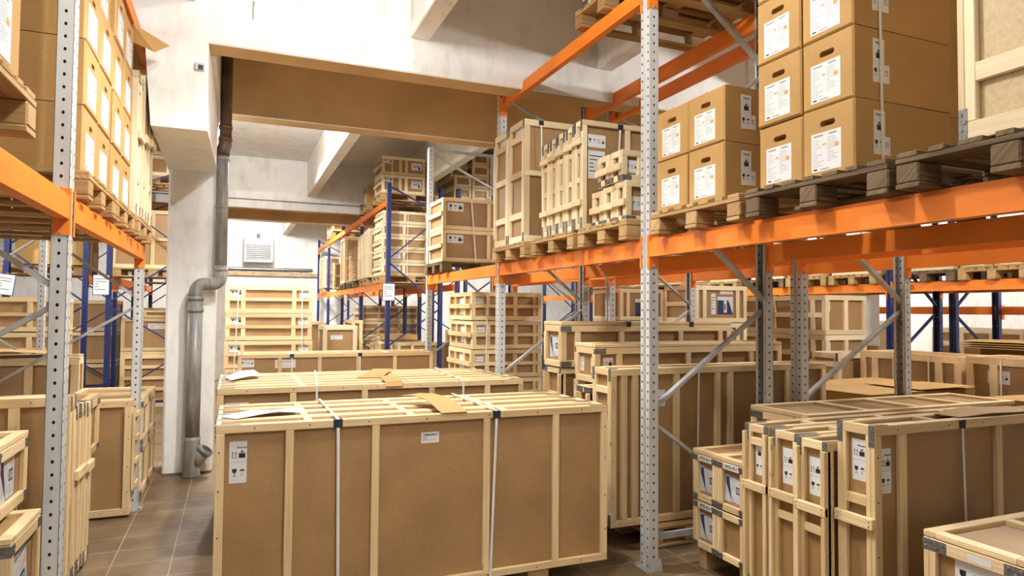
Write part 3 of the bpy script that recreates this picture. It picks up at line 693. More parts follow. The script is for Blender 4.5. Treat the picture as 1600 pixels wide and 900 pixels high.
for i, (a, b) in enumerate(zip(ys3, ys3[1:])):
    n = ('first', 'second', 'third', 'fourth', 'fifth')[i]
    rack_beam('orange front beam across the right aisle rack, %s bay' % n, 8.36, a, b, 2.12, -1, ('60', b-.32) if i == 0 else None)
    rack_beam('orange rear beam of the right aisle rack, %s bay' % n, 9.38, a, b, 2.12, 1)
    if i < 4: rack_beam('low orange beam on the far side of the right aisle rack, %s bay' % n, 10.7, a, b, 1.82, -1)
def notice(label, x, y, z, rz=0, tilt=0):
    T = thing('notice_frame', label, 'notice', (x, y, z), rz)
    m = MB(); m.box(-.115, .115, -.006, 0, -.16, .16, .003); o = m.obj('blue_frame', BLUEP, T); part_box('hanging_clip', BRAC, (-.02, .02, -.004, .004, .16, .18), T)
    q = put_label(T, '-y', (0, -.0065, 0), 'note', .21, .30); T.rotation_euler = (0, tilt, rz)
notice('framed notice on the blue post of the middle far rack', 2.575, 12.03, 2.02)
notice('framed notice hanging on the blue post at left', -1.93, 12.03, 2.05)
notice('tilted framed notice on a blue post at the left edge', -3.16, 12.03, 2.03, 0, .12)

# ---------------------------------------------------------------- right rack, load level
Z1 = 2.191
pallet('weathered pallet under the nearer stack of brown boxes', (2.44, 3.64), (1.90, 2.72), Z1, 1.2, .82, True)
pallet('weathered pallet under the white crate at top right', (2.42, 3.62), (1.02, 1.86), Z1, 1.2, .82, True)
pallet('pallet under the two-by-two stack of brown boxes', (2.45, 3.65), (2.77, 3.60), Z1, 1.2, .82)
pallet('pallet under the small stacked crates', (2.44, 3.64), (3.85, 4.57), Z1, 1.2, .7)
pallet('pallet under the bundle of narrow upright crates', (2.43, 3.63), (4.62, 5.42), Z1)
pallet('pallet under the two tallest upright crates', (2.42, 3.62), (5.53, 6.38), Z1, 1.2, .82)
pallet('weathered pallet under the two crates in the far grey bay', (2.45, 3.65), (8.25, 9.08), Z1, 1.2, .82, True)
ZB = Z1+.1447
rown = ('bottom', 'second', 'third', 'top')
for c, (yc, w) in enumerate(((3.085, .318), (3.41, .318))):
    for r in range(2):
        carton('brown box, %s row, %s column of the two-by-two stack by the grey post' % (('bottom', 'top')[r], ('right', 'left')[c]), 2.484, yc, ZB+r*.318, w-.006, .6, .314, side_label=(c == 0), group='boxes in the two-by-two stack')
for c, (yc, w) in enumerate(((2.263, .294), (2.564, .294))):
    for r in range(4):
        carton('brown box, %s row, %s column of the tall stack beside the white crate' % (rown[r], ('right', 'left')[c]), 2.520+(.012 if c and r == 0 else 0), yc, ZB+r*.329, w-.004, .64, .325, side_label=(c == 0), group='boxes in the tall right-hand stack')
for r in range(4):
    carton('brown box behind the two-by-two stack, %s row' % rown[r], 3.17, 2.41, ZB+r*.329, .5, .4, .327, group='boxes at the back of the tall stack')
strap('white strap down the side of the tall right-hand box stack', [(2.672, 2.1135, 3.66), (2.69, 2.1135, 2.335)])
strap('white strap on the side of the two-by-two box stack', [(2.735, 2.924, 2.975), (2.76, 2.924, 2.336)], prot=())
crate('pale wooden crate with bare panel at the top right corner', (2.47, 3.6), (.95, 1.63), (ZB, 3.75), ymid=(.34,), handle=(.87,), xmid=(.175,), wd=PALE, w=.07, br='v', bl=(.12, .06), panel=flat('pale_hardboard', (196, 172, 132), .6, 0, .06, 60))
for i, (a, b) in enumerate(((5.575, 5.965), (5.975, 6.355))):
    crate('tall upright crate on the right rack, %s of the pair at the grey post' % ('nearer one' if not i else 'farther one'), (2.43, 3.5), (a, b), (ZB, 3.475-.01*i), ymid=(.56,), xmid=(.56-.0, .22, .86) if True else (), wd=PALE, w=.06, br='v', labels=[('-x', 0, .925, 'note', .14, .06)], yb=(.5,), group='tall crates on the right rack')
strap('white strap round the tall upright crates', [(2.60, 5.570, 3.472), (2.62, 5.570, ZB)], prot=(0,))
for i in range(5):
    a = 4.50+i*.148; zt = 3.185-.012*i
    crate('narrow upright crate, %s of five bundled on the right rack' % ('nearest', 'second', 'third', 'fourth', 'farthest')[i], (2.452+.006*(i % 2), 3.6), (a, a+.144), (ZB, zt), yb=(.36, .66), xmid=(.45, .72), handle=(.24, .80), w=.042, wd=PALE, br='v', labels=[('-y', -.76, .82, 'row', .16, .10), ('-y', -.76, .6, 'note', .15, .22)] if i == 0 else [('-x', .4, .12, 'blank' if 0 else 'strip', .03, .1)], group='narrow crates bundled on the right rack')
strap('white strap on the front of the narrow crate bundle', [(2.79, 4.497, 3.18), (2.77, 4.497, 2.86)], prot=(0,))
xs = (4.0, 4.165, 4.33)
for i, a in enumerate(xs):
    crate('small low crate, %s of the bottom row on the right rack' % ('nearest', 'middle', 'farthest')[i], (2.53, 3.5), (a, a+.16), (ZB, ZB+.295-.012*i), handle=(.47,), yb=(.3,), wd=PALE, w=.045, br='h', brz=(0,), bl=(.055, .08), labels=[('-y', -.80, .46, 'row', .15, .10)] if i == 0 else [], group='small crates on the right rack')
for i, (a, b) in enumerate(((4.04, 4.21), (4.22, 4.39))):
    crate('small low crate on top of the row, %s one' % ('nearer' if not i else 'farther'), (2.52, 3.5), (a, b), (ZB+.297, ZB+.52), handle=(.45,), yb=(.16, .5), wd=PALE, w=.045, br='h', brz=(0,), bl=(.055, .08), labels=[('-y', -.83, .5, 'row', .13, .09), ('-y', -.58, .45, 'note', .15, .11)] if i == 0 else [], group='small crates on top')
strap('loose white strap end over the small crates', [(2.80, 4.055, ZB+.53), (2.88, 4.05, ZB+.42), (2.92, 4.05, ZB+.3)])
for i, zt in enumerate((ZB, ZB+.42)):
    crate('carton-panelled crate in the far grey bay, %s of two' % ('lower' if not i else 'upper'), (2.47, 3.75), (8.3, 8.95), (zt, zt+.415), yb=(.5, .68), xb=(), handle=(.5,), w=.05, wd=PINE, labels=[('-y', -.72, .72, 'pair', .22, .11), ('-y', .62, .5, 'flag', .2, .2)], group='crates in the far grey bay')
strap('white strap round the crates in the far grey bay', [(2.86, 8.294, ZB+.835), (2.93, 8.294, ZB)])
pallet('pallet up on the top right beam in front of the white ceiling', (2.47, 3.67), (3.87, 4.67), 3.946, 1.2, .8, False)
pallet('second pallet up on the top right beam against the first', (2.47, 3.67), (2.88, 3.68), 3.946, 1.2, .8, True)
crate('crate standing on the pallet at the very top of the right rack', (2.5, 3.6), (3.9, 4.6), (4.092, 4.8), w=.06, br='h', wd=PALE)

# ---------------------------------------------------------------- left rack, load level
Z2 = 2.236; ZL = Z2+.1447
pallet('pallet jutting out at the left edge under the nearest box', (-1.80, -.60), (1.72, 2.54), Z2, 1.2, .82)
pallet('pallet under the nearer box stack on the left rack', (-1.88, -.68), (3.85, 4.65), Z2)
pallet('pallet under the farther box stack on the left rack', (-1.88, -.68), (4.69, 5.49), Z2)
pallet('pallet under the pale upright crates on the left rack', (-1.86, -.66), (5.55, 6.37), Z2, 1.2, .82)
for r in range(3): carton('brown box at the left edge, %s of its pile' % ('lowest', 'middle', 'topmost')[r], -.62, 2.235, ZL+r*.332, .39, .6, .33, '+x', group='boxes at the left edge')
for p, ys_ in enumerate(((4.055, 4.45), (4.895, 5.29))):
    for c, yc in enumerate(ys_):
        for r in range(4):
            carton('brown box, %s row, %s column of the %s stack on the left rack' % (rown[r], ('near', 'far')[c], ('nearer', 'farther')[p]), -.72-.012*(r == 3)*(1-p), yc, ZL+r*.333, .385, .6, .329, '+x', group='boxes in the %s left stack' % ('nearer', 'farther')[p])
T = thing('cardboard_flap', 'loose cardboard flap sticking out beside the farther left box stack', 'cardboard', (-.73, 5.5, 3.64))
m = MB(); q = [(-.003, 0, .134), (.233, .10, .044), (0, 0, .002), (.151, -.05, -.072)]
m.hexa(q+[(x+.002, y+.003, z+.003) for x, y, z in q], lambda p, off: (p[0], p[1])); m.obj('flap_sheet', CARD, T)
for i, (a, b) in enumerate(((5.57, 5.80), (5.83, 6.05), (6.08, 6.33))):
    crate('pale upright crate on the left rack, %s of three' % ('nearest', 'middle', 'farthest')[i], (-1.8, -.69+.012*i), (a, b), (ZL, 3.46+.05*i), handle=(.56,), xmid=(.26, .62, .9), w=.055, wd=PALE, yb=(.5,), br='v', brf='+x', group='upright crates on the left rack')

# ---------------------------------------------------------------- strapped bundles in the aisle
ordn = ('front', 'second', 'third', 'fourth', 'fifth', 'rearmost')
AX = (-.078, 2.222); fr = lambda xs: tuple((q-AX[0])/(AX[1]-AX[0]) for q in xs)
ab = fr((.283, .739, 1.398, 1.857))
for i in range(4):
    a = 3.73+i*.225
    crate('long upright crate, %s of four in the foreground bundle' % ordn[i], AX, (a, a+.218), (.12, 1.1-.004*i), yb=ab, tb=(.2, .45, .7), w=.043, br='v', brf='-x,+x', bl=(.09, .12), handle=(), screws=(i == 0), lid=False,
          labels=[('-y', -.905, .80, 'tall', .085, .215, dict(text='50 kg max', tsize=.012, toff=(.018, .075))), ('-y', (1.057-1.072)/1.15, .862, 'note', .106, .062, dict(text='PERGOLINE 125', tsize=.011, toff=(.004, .016)))] if i == 0 else [], group='crates of the foreground bundle')
for i in range(3):
    xx = (.05, .85, 1.75)[i]
    T = thing('timber_skid', 'wooden skid under the foreground bundle, %s' % ('at its left end', 'in the middle', 'at its right')[i], 'skid', (xx, 4.17, 0), 0, 'skids under the foreground bundle')
    part_box('beam_timber', PALW, (-.07, .07, -.42, .42, .022, .119), T, .004); part_box('foot_board', PALW, (-.07, .07, -.4, .4, 0, .021), T, .003)
for j, (yc, hw, nm) in enumerate(((5.7, .62, 'second'), (8.92, .28, 'third'))):
    for i in range(3):
        T = thing('timber_skid', 'wooden skid under the %s bundle, %s' % (nm, ('at its left end', 'in the middle', 'at its right')[i]), 'skid', ((.1, 1.0, 2.0)[i], yc, 0), 0, 'skids under the %s bundle' % nm)
        part_box('beam_timber', PALW, (-.07, .07, -hw, hw, .022, .119), T); part_box('foot_board', PALW, (-.07, .07, -hw, hw, 0, .021), T)
zt = 1.1
for i, (xa, xb_) in enumerate(((.532, .545), (1.458, 1.425))):
    strap('white strap round the foreground bundle, %s' % ('left one' if not i else 'right one'), [(xa-.05*0, 4.62, zt+.001), (xa, 3.727, zt+.002), (xb_, 3.727, .12)], prot=(1,))
BX = (-.105, 2.215)
for i in range(6):
    a = 5.06+i*.216
    crate('long upright crate, %s of six in the bundle behind the foreground one' % ordn[i], BX, (a, a+.21), (.12, 1.14-.003*i), yb=(.218, .44, .664, .9*.96), tb=(.25, .55, .8), w=.045, br='v', brf='-x,+x', bl=(.09, .12), screws=(i == 0),
          labels=[('-y', -.885, .85, 'row', .15, .1)] if i == 0 else [], group='crates of the second bundle')
for i, xx in enumerate((.565, 1.69)):
    strap('white strap round the second bundle, %s' % ('left one' if not i else 'right one'), [(xx+.12, 6.3, 1.142), (xx, 5.057, 1.142), (xx, 5.057, .12)])
for i in range(2):
    a = 8.62+i*.3
    crate('long upright crate of the third bundle, %s one' % ('front' if not i else 'rear'), (.046, 2.45), (a, a+.295), (.12, 1.145), yb=(.198, .394, .59, .788), tb=(.25, .5, .75), w=.045, br='v', brf='-x,+x', labels=[('-y', -.91, .9, 'row', .15, .1), ('-y', -.55, .885, 'note', .24, .1)] if i == 0 else [], group='crates of the third bundle', ch=0)
for i, xx in enumerate((.66, 1.49)):
    strap('white strap round the third bundle, %s' % ('left one' if not i else 'right one'), [(xx+.05, 9.2, 1.147), (xx, 8.617, 1.147), (xx, 8.617, .12)], prot=(1,))
# cardboard and film lying on the bundles
def sheet(label, pts, mat, name='cardboard_sheet', cat='cardboard', th=.004):
    """bent strip: list of (left point, right point) across the strip"""
    o0 = Vector(pts[0][0]); m = MB(); n = len(pts)
    for (a, b), (c, d) in zip(pts, pts[1:]):
        a, b, c, d = [Vector(q)-o0 for q in (a, b, c, d)]; up = (b-a).cross(c-a).normalized()*th; up = up if up.z >= 0 else -up
        m.hexa([tuple(q) for q in (a, b, c, d, a+up, b+up, c+up, d+up)], lambda p, off: (p[0], p[1]))
    return tag(m.obj(name, mat, loc=o0), label, cat)
sheet('curled cardboard strip lying on top of the foreground bundle', [((1.115, 3.722, 1.103), (1.27, 3.722, 1.103)), ((1.105, 3.85, 1.125), (1.26, 3.85, 1.13)), ((1.09, 4.0, 1.15), (1.24, 4.0, 1.155)), ((1.05, 4.15, 1.155), (1.19, 4.17, 1.16)), ((1.0, 4.25, 1.145), (1.13, 4.29, 1.15))], CARD)
sheet('folded cardboard strip hanging over the second bundle, front piece', [((1.07, 5.046, 1.115), (1.20, 5.046, 1.115)), ((1.07, 5.07, 1.146), (1.20, 5.07, 1.146)), ((1.08, 5.34, 1.165), (1.21, 5.34, 1.165))], CARD)
sheet('flat cardboard strip lying across the second bundle, rear piece', [((.92, 5.5, 1.142), (1.12, 5.46, 1.142)), ((1.2, 6.2, 1.15), (1.36, 6.15, 1.15))], CARD)
FILM = flat('white_plastic_film', (232, 233, 234), .25, 0, .04, 15)
sheet('crumpled white film lying on the foreground bundle', [((-.06, 4.02, 1.103), (.02, 3.9, 1.104)), ((.10, 4.14, 1.115), (.12, 3.95, 1.112)), ((.22, 4.16, 1.106), (.24, 3.98, 1.122)), ((.34, 4.15, 1.115), (.36, 4.02, 1.104))], FILM, 'plastic_film', 'film', .002)
sheet('crumpled white film on the left end of the second bundle', [((-.06, 5.9, 1.143), (-.02, 5.6, 1.143)), ((.05, 6.0, 1.18), (.1, 5.7, 1.16)), ((.16, 6.2, 1.17), (.22, 5.9, 1.15))], FILM, 'plastic_film', 'film', .002)

# ---------------------------------------------------------------- stacks behind the bundles
for i in range(5):
    z = 0+i*.41
    crate('wide crate in the strapped stack beside the column, %s from the bottom' % ('first', 'second', 'third', 'fourth', 'topmost')[i], (-.09+.01*(i % 2), 1.15-.012*(i % 2)), (10.6, 11.5), (z, z+.40), yb=(.2, .78), ymid=(.5,), xb=(.5,), w=.06, rz=math.radians(-6), labels=[('-y', -.76, .72, 'pair', .17, .11), ('-y', .80, .72, 'note', .15, .11)], group='crates in the strapped stack by the column', ch=0)
strap('white strap down the stack beside the column, left one', [(.05, 10.52, 2.03), (-.02, 10.64, .2)])
strap('white strap down the stack beside the column, right one', [(.93, 10.47, 2.03), (.96, 10.55, .2)])
for i in range(5):
    z = .2+i*.346
    crate('crate with handle slats in the far bay stack, %s' % ('lowest', 'second from below', 'third from below', 'fourth from below', 'topmost')[i], (2.6+.015*(i % 2), 3.52), (7.5, 8.4), (z, z+.336), yb=(.22, .62, .9), ymid=(.5,), xb=(.3, .7), handle=(.5,), w=.05, labels=[('-y', -.78, .73, 'note', .13, .1), ('-x', .1, .5, 'flag', .22, .2)], group='crates in the far bay stack', ch=0)
pallet('pallet under the crate stack in the far bay', (2.6, 3.55), (7.5, 8.4), .03, .95, .9, False)
strap('white strap down the far bay stack', [(2.80, 7.49, 1.93), (2.77, 7.49, .3)])

# ---------------------------------------------------------------- under the right rack
crate('tall crate under the right rack standing right behind the grey post', (2.5, 4.58), (4.15, 4.42), (.155, 1.285), yb=(.055, .1, .145, .276, .46, .52, .80), w=.05, br='v', xmid=(.86,), labels=[('-x', -.1, .70, 'row', .14, .13), ('-y', -.585, .80, 'pair', .10, .12)], screws=True)
strap('white strap on the tall crate behind the grey post', [(3.27, 4.146, 1.27), (3.25, 4.146, .17)])
crate('lower crate at the left end of the tall crates under the right rack', (2.49, 3.6), (4.44, 4.64), (.155, 1.125), yb=(0, .3), w=.05, br='h', labels=[('-x', 0, .8, 'row', .13, .12)])
pallet('pallet under the tall crates behind the grey post', (2.75, 3.55), (4.06, 4.86), .004, .8, .8)
crate('long low crate resting on the crates behind the grey post', (2.66, 4.6), (4.66, 5.0), (1.127, 1.405), yb=(.12, .3, .47, .64, .82), w=.05, br='h', bl=(0, .1), labels=[('-x', .5, .5, 'tall', .05, .12), ('-x', -.5, .5, 'note', .06, .12), ('-y', -.86, .45, 'tall', .09, .15)], lid=True)
crate('tall crate under the long low one, hidden below its lid', (2.7, 4.6), (4.9, 5.1), (.0, 1.122), yb=(.2, .4, .6, .8), w=.05)
crate('long dark crate with document pouch under the right rack', (2.6, 4.44), (5.14, 5.49), (1.215, 1.575), yb=(.09, .33, .68, .93), w=.055, br='h', bl=(0, .1), labels=[('-x', 0, .48, 'pouch', .19, .19)], lid=True)
for i, xx in enumerate((3.28, 3.97)):
    T = thing('plastic_edge_guard', 'small dark plastic guard on the edge of the long crate, %s' % ('left' if not i else 'right'), 'edge guard', (xx, 5.137, 1.54)); part_box('guard_face', NAVY, (-.022, .022, -.003, 0, .022, .066), T, .001); part_box('guard_top', NAVY, (-.03, .03, -.003, .05, .068, .071), T, .001)
crate('tall crate carrying the long dark crate under the right rack', (2.61, 4.4), (5.16, 5.47), (.0, 1.205), yb=(0, .18, .26, .5, .75), w=.05, br='v', xmid=(.8,), labels=[('-x', 0, .58, 'row', .11, .12)])
# near right group
RT = [('upper rear', (3.46, 3.705), .455, 'RTD-15.1'), ('upper front', (3.20, 3.455), .455, 'RTD-15.1'), ('lower rear', (3.46, 3.705), .145, 'RTD-15.1'), ('lower front', (3.20, 3.455), .145, None)]
for n, yy, z0, tx in RT:
    crate('small crate with blue document pouch, %s of the block of four' % n, (2.87-.006*('front' in n), 3.49), yy, (z0, z0+.30), yb=(.3, .6), w=.042, br='h', bl=(.052, .07), labels=[('-x', .05, .46, 'pouch', .165, .165, dict(roll=-.06))]*(n != 'lower front')+([('-x', .05, .93, 'strip', .122, .036, dict(on='frame', text=tx, tsize=.026))] if tx else []), lid=('upper' in n), group='small crates in the block of four')
for i, yy in enumerate((3.26, 3.64)):
    part = thing('timber_skid', 'timber skid under the block of four crates, %s' % ('front' if not i else 'rear'), 'skid', (3.2, yy, 0)); part_box('beam_timber', PALW, (-.3, .3, -.035, .035, 0, .143), part, .004)
crate('long shallow crate with open lid frame lying behind the narrow crates', (3.37, 5.45), (3.20, 3.71), (.80, 1.02), yb=(.25, .5, .75), tb=(.28, .52, .76), w=.05, br='h', brf='-x,+x', bl=(.12, .1), lid=True, labels=[('-x', .2, .5, 'tall', .07, .14)])
NB = [(2.56, 2.765), (2.775, 2.985), (2.995, 3.185)]
for i, (a, b) in enumerate(NB):
    crate('narrow upright crate at lower right, %s from the tall one' % ('first', 'second', 'third')[i], (2.83+.03*(i == 1)+.02*(i == 2), 4.9), (a, b), (.06, 1.03+.004*i), yb=(0, .3, .5, .7), tb=(.2, .5, .8), xmid=(.52,) if i < 2 else (.9,), handle=(.635,), w=.045, br='v', bl=(.095, .14), screws=True, labels=[('-x', 0, .80 if i < 2 else .8, 'tall' if i < 2 else 'L', .078 if i < 2 else .06, .2)], group='narrow upright crates at lower right')
crate('tall upright crate at right with handling labels on two sides', (2.885, 4.9), (2.33, 2.55), (.06, 1.15), yb=(.1, .47, .8), tb=(.25, .55), xmid=(.655, ), handle=(.565,), w=.05, br='v', bl=(.105, .1), screws=True, labels=[('-x', 0, .83, 'tall', .08, .205, dict(text='50 kg max', tsize=.011, toff=(.016, .072))), ('-y', -.898, .79, 'tall', .078, .22, dict(text='50 kg max', tsize=.011, toff=(.016, .078)))])
strap('white strap on the tall upright crate at right', [(3.525, 2.327, 1.148), (3.56, 2.327, .1)], prot=(0,))
sheet('cardboard sheets lying on top of the tall crate at right', [((3.55, 2.36, 1.152), (3.55, 2.5, 1.152)), ((3.8, 2.34, 1.165), (3.78, 2.5, 1.175)), ((4.2, 2.34, 1.155), (4.2, 2.5, 1.16))], CARD)
crate('low crate with recessed lid at the bottom right corner', (2.915, 3.75), (1.66, 2.11), (.06, .69), yb=(.5,), xb=(), w=.055, br='h', bl=(.105, .08), lid=True, labels=[('-x', .1, .80, 'row', .24, .13), ('-x', .1, .955, 'strip', .1, .028, dict(on='frame'))], tb=(.62,))
for i, yy in enumerate((1.75, 2.4, 3.05)):
    part = thing('timber_skid', 'timber skid under the crates at lower right, %s' % ('near', 'middle', 'far')[i], 'skid', (3.3, yy, 0), 0, 'skids at lower right'); part_box('beam_timber', PALW, (-.35, .35, -.05, .05, 0, .058), part, .004)

# ---------------------------------------------------------------- under the left rack
crate('crate with document pouch in the bottom left corner', (-1.6, -.95), (3.83, 4.36), (.0, .575), xb=(), yb=(.5,), w=.06, br='h', brf='+x', bl=(.06, .08), lid=True, labels=[('+x', -.05, .5, 'pouch', .30, .36, dict(roll=.12))])
crate('crate stacked on the bottom left crate at the left edge', (-1.75, -1.075), (4.06, 4.6), (.612, .965), yb=(.5,), w=.06, br='h', brf='+x', bl=(.06, .08), lid=True, labels=[('+x', .0, .5, 'pouch', .26, .24)])
LB = [(4.66, 4.80, 1.17), (4.81, 4.93, 1.095), (4.94, 5.07, 1.09), (5.08, 5.25, 1.075)]
for i, (a, b, zz) in enumerate(LB):
    crate('narrow upright crate behind the near left post, %s' % ('nearest and tallest', 'second', 'third', 'farthest')[i], (-2.0, -.885+.01*(i == 3)), (a, b), (.03, zz), handle=(.60,) if i > 0 else (), xmid=(.45,), yb=(.25, .5, .75), w=.055, br='v', brf='+x', bl=(.09, .1), group='narrow crates behind the near left post', screws=(i == 0))
crate('upright crate panel beside the second left post', (-1.09, -.757), (6.225, 6.375), (.02, .945), handle=(), xmid=(.2, .45, .68, .9), w=.055, screws=True)
m = MB()
T = thing('slatted_rack', 'small ladder of slats leaning at the crate beside the second left post', 'slat ladder', (-.753, 6.37, .22))
for s in (0, .42): part_box('rail', PINE, (0, .022, -.15+s*.28-.0, -.12+s*.28, 0, .62), T, .002)
for q in range(4): part_box('slat', PINE, (.023, .04, -.15, .0, .02+q*.19, .06+q*.19), T, .002)
LD = [(6.86, 7.36), (7.38, 7.9)]
for i, (a, b) in enumerate(LD):
    for j in range(2):
        crate('crate with pouch beside the column base, %s %s' % (('lower', 'upper')[j], ('near', 'far')[i]), (-1.4, -.75), (a, b), (.0+j*.46, .0+j*.46+(.45 if not j else .39)), w=.055, br='h', brf='+x', bl=(.07, .07), labels=[('+x', 0, .5, 'pouch', .22, .22)], lid=(j == 1), group='crates beside the column base', ch=0)
crate('open-topped crate lid behind the left crates', (-2.4, -.965), (5.5, 6.1), (.6, 1.0), yb=(.3, .6), tb=(.3, .6), w=.055, br='h', brf='+x', lid=True)
for i, (a, b) in enumerate(((8.0, 8.24), (8.27, 8.52))):
    crate('broad upright crate seen through the left rack, %s of two' % ('nearer' if not i else 'farther'), (-3.6, -1.46-.05*i), (a, b), (.03, 1.185+.01*i), yb=(.3, .6, .8), w=.07, br='v', brf='+x', bl=(0, .1), group='broad crates through the left rack', ch=0)
sheet('flattened cardboard lying on the crates behind the left post', [((-2.6, 8.05, 1.23), (-2.6, 8.5, 1.23)), ((-2.1, 8.02, 1.255), (-2.1, 8.5, 1.245)), ((-1.6, 8.05, 1.215), (-1.7, 8.5, 1.23))], CARD)
for i in range(4):
    z = 0+i*.46
    crate('strapped crate behind the left rack, %s' % ('lowest', 'second from below', 'third from below', 'topmost')[i], (-3.7, -2.15), (10.4, 11.3), (z, z+.445), yb=(.3, .55, .8), ymid=(.5,), xb=(.5,), w=.06, labels=[('-y', -.55, .72, 'note', .16, .11)], group='strapped crates behind the left rack', ch=0)
strap('white strap down the stack behind the left rack', [(-3.2, 10.39, 1.94), (-3.22, 10.39, .2)])
pallet('pallet under the brown cartons behind the left post', (-3.4, -2.2), (12.25, 13.35), 2.201, 1.2, 1.1, fine=False)
for i in range(4):
    carton('brown carton on the rack behind the left post, %s' % ('lower left', 'lower right', 'upper left', 'upper right')[i], -2.2, (12.5, 13.1)[i % 2], 2.36+(i//2)*.42, .56, .9, .41, '+x', group='cartons on the rack behind the left post')
m = crate('slatted crate behind the column at left', (-1.78, -.55), (13.0, 13.8), (0, .95), ymid=(.12, .32, .52, .72, .9), w=.07, ch=0)
crate('carton-panelled crate on the slatted crate behind the column', (-1.78, -.55), (13.0, 13.8), (.96, 1.52), yb=(.25, .62), w=.055, labels=[('-y', -.1, .75, 'note', .3, .09), ('-y', .72, .5, 'flag', .2, .2)], ch=0)
crate('small crate topping the stack behind the column', (-1.45, -.6), (13.05, 13.7), (1.53, 1.66), w=.04, yb=(.5,), ch=0)
pallet('pallet on the far left blue rack', (-1.85, -.65), (12.3, 13.1), 2.201, fine=False)
crate('large panelled crate on the far left blue rack', (-1.85, -.68), (12.3, 13.05), (2.346, 3.3), yb=(.5,), ymid=(.5,), w=.06, ch=0)
crate('tall panelled crate at floor level behind the slatted crate', (-1.9, -.5), (15.1, 15.9), (0, 1.7), yb=(.35, .7), ymid=(.5,), w=.07, ch=0)
pallet('pallet in the second bay of the far left blue rack', (-1.85, -.65), (15.1, 15.9), 2.201, fine=False)
crate('broad panelled crate in the second bay of the far left blue rack', (-1.86, -.66), (15.1, 15.9), (2.346, 3.5), yb=(.4, .7), ymid=(.5,), w=.07, ch=0)
for i in range(3):
    crate('crate in the second back-to-back bay at far left, %s' % ('lowest', 'middle', 'topmost')[i], (-3.3, -2.15), (15.1, 15.9), (0+i*.62, .6+i*.62), yb=(.5,), w=.07, group='crates in the second bay at far left', ch=0)
pallet('pallet on the upper level of the far left blue rack', (-1.85, -.65), (12.3, 13.1), 3.742, fine=False)
for i in range(2):
    crate('white-framed crate on the upper far left rack, %s' % ('lower' if not i else 'upper'), (-1.82, -.68), (12.35, 13.0), (3.887+i*.35, 3.887+i*.35+.34), yb=(.33, .66), w=.06, wd=PALE, ch=0)

# ---------------------------------------------------------------- far middle blue rack
ZF = 2.202; ZG = ZF+.1447
pallet('pallet under the strapped crates on the far blue rack', (2.47, 3.67), (12.3, 13.1), ZF, fine=False)
for i in range(5):
    z = ZG+i*.242
    crate('small-panel crate on the far blue rack, %s of five' % ('lowest', 'second', 'third', 'fourth', 'topmost')[i], (2.49+.02*(i == 4), 3.5), (12.3, 13.05), (z, z+.235), yb=(.42, .85), xb=(.3, .7), handle=(.5,), w=.05, wd=PALE, labels=[('-y', -.5, .55, 'note', .22, .12)] if i < 2 else [], group='crates on the far blue rack', ch=0)
strap('white strap down the crates on the far blue rack', [(2.98, 12.29, 3.55), (2.97, 12.29, ZG)])
pallet('pallet under the upright crates on the far blue rack', (2.47, 3.67), (13.65, 14.55), ZF, 1.2, .9, fine=False)
for i in range(4):
    a = 13.35+i*.35
    crate('upright crate on the far blue rack, %s of four' % ('nearest', 'second', 'third', 'farthest')[i], (2.46, 3.5), (a, a+.34), (ZG, ZG+.98-.02*i), ymid=(.5,), xmid=(.5,), xb=(.5,), w=.055, wd=PALE, group='upright crates on the far blue rack', ch=0)
for i in range(12):
    T = thing('flat_carton', 'flat carton in the pile of twelve on the far blue rack, number %s from below' % ('one two three four five six seven eight nine ten eleven twelve'.split()[i]), 'box', (2.85, 15.7, ZG+i*.064), random.uniform(-.03, .03), 'flat cartons on the far blue rack')
    part_box('carton_body', CARD, (-.36, .36, -.5, .5, 0, .062), T, .004)
pallet('dark pallet under the flat cartons on the far blue rack', (2.45, 3.65), (15.3, 16.1), ZF, 1.2, .8, True, fine=False)
pallet('dark pallet under the tall panelled crate on the far blue rack', (2.45, 3.65), (16.6, 17.4), ZF, 1.2, .8, True, fine=False)
crate('tall panelled crate beside the flat cartons on the far blue rack', (2.47, 3.5), (16.65, 17.35), (ZG, ZG+1.12), ymid=(.55,), yb=(.7,), w=.06, ch=0)
crate('slim upright crate next to the tall panelled one, far blue rack', (2.44, 3.3), (18.3, 18.6), (ZG-.1, ZG+.6), ymid=(.5,), xmid=(.2, .4, .6, .8), w=.05, ch=0)
crate('upright crate near the end of the far blue rack', (2.47, 3.4), (20.7, 22.0), (ZG, ZG+.95), ymid=(.5,), yb=(.5,), xb=(.33, .66), w=.06, wd=PALE, ch=0)
pallet('pallet near the end of the far blue rack', (2.45, 3.65), (20.9, 21.7), ZF, fine=False)
pallet('pallet on the upper level of the far blue rack', (2.45, 3.65), (12.28, 13.08), 3.742, fine=False)
for i in range(2):
    z = 3.888+i*.345
    crate('white-labelled crate on top of the far blue rack, %s' % ('lower' if not i else 'upper'), (2.48, 3.30), (12.3, 13.0), (z, z+.338), yb=(.42, .56), handle=(.5,), w=.05, wd=PALE, labels=[('-y', -.7, .75, 'pair', .17, .09), ('-y', .60, .55, 'flag', .2, .14)], group='crates on top of the far blue rack', ch=0)
strap('white strap down the crates on top of the far blue rack', [(2.66, 12.29, 4.57), (2.67, 12.29, 3.89)])
carton('carton with a label beside the top crates, far blue rack', 2.5, 14.1, 3.888, .5, .7, .4)
pallet('pallet under the carton on the far blue rack top', (2.45, 3.65), (13.7, 14.5), 3.742, fine=False)
crate('framed crate high up near the end of the far blue rack', (2.47, 3.5), (19.0, 20.2), (3.888, 4.7), yb=(.5,), w=.06, wd=PALE, ch=0)
pallet('pallet under the framed crate high on the far blue rack', (2.45, 3.65), (19.2, 20.0), 3.742, fine=False)
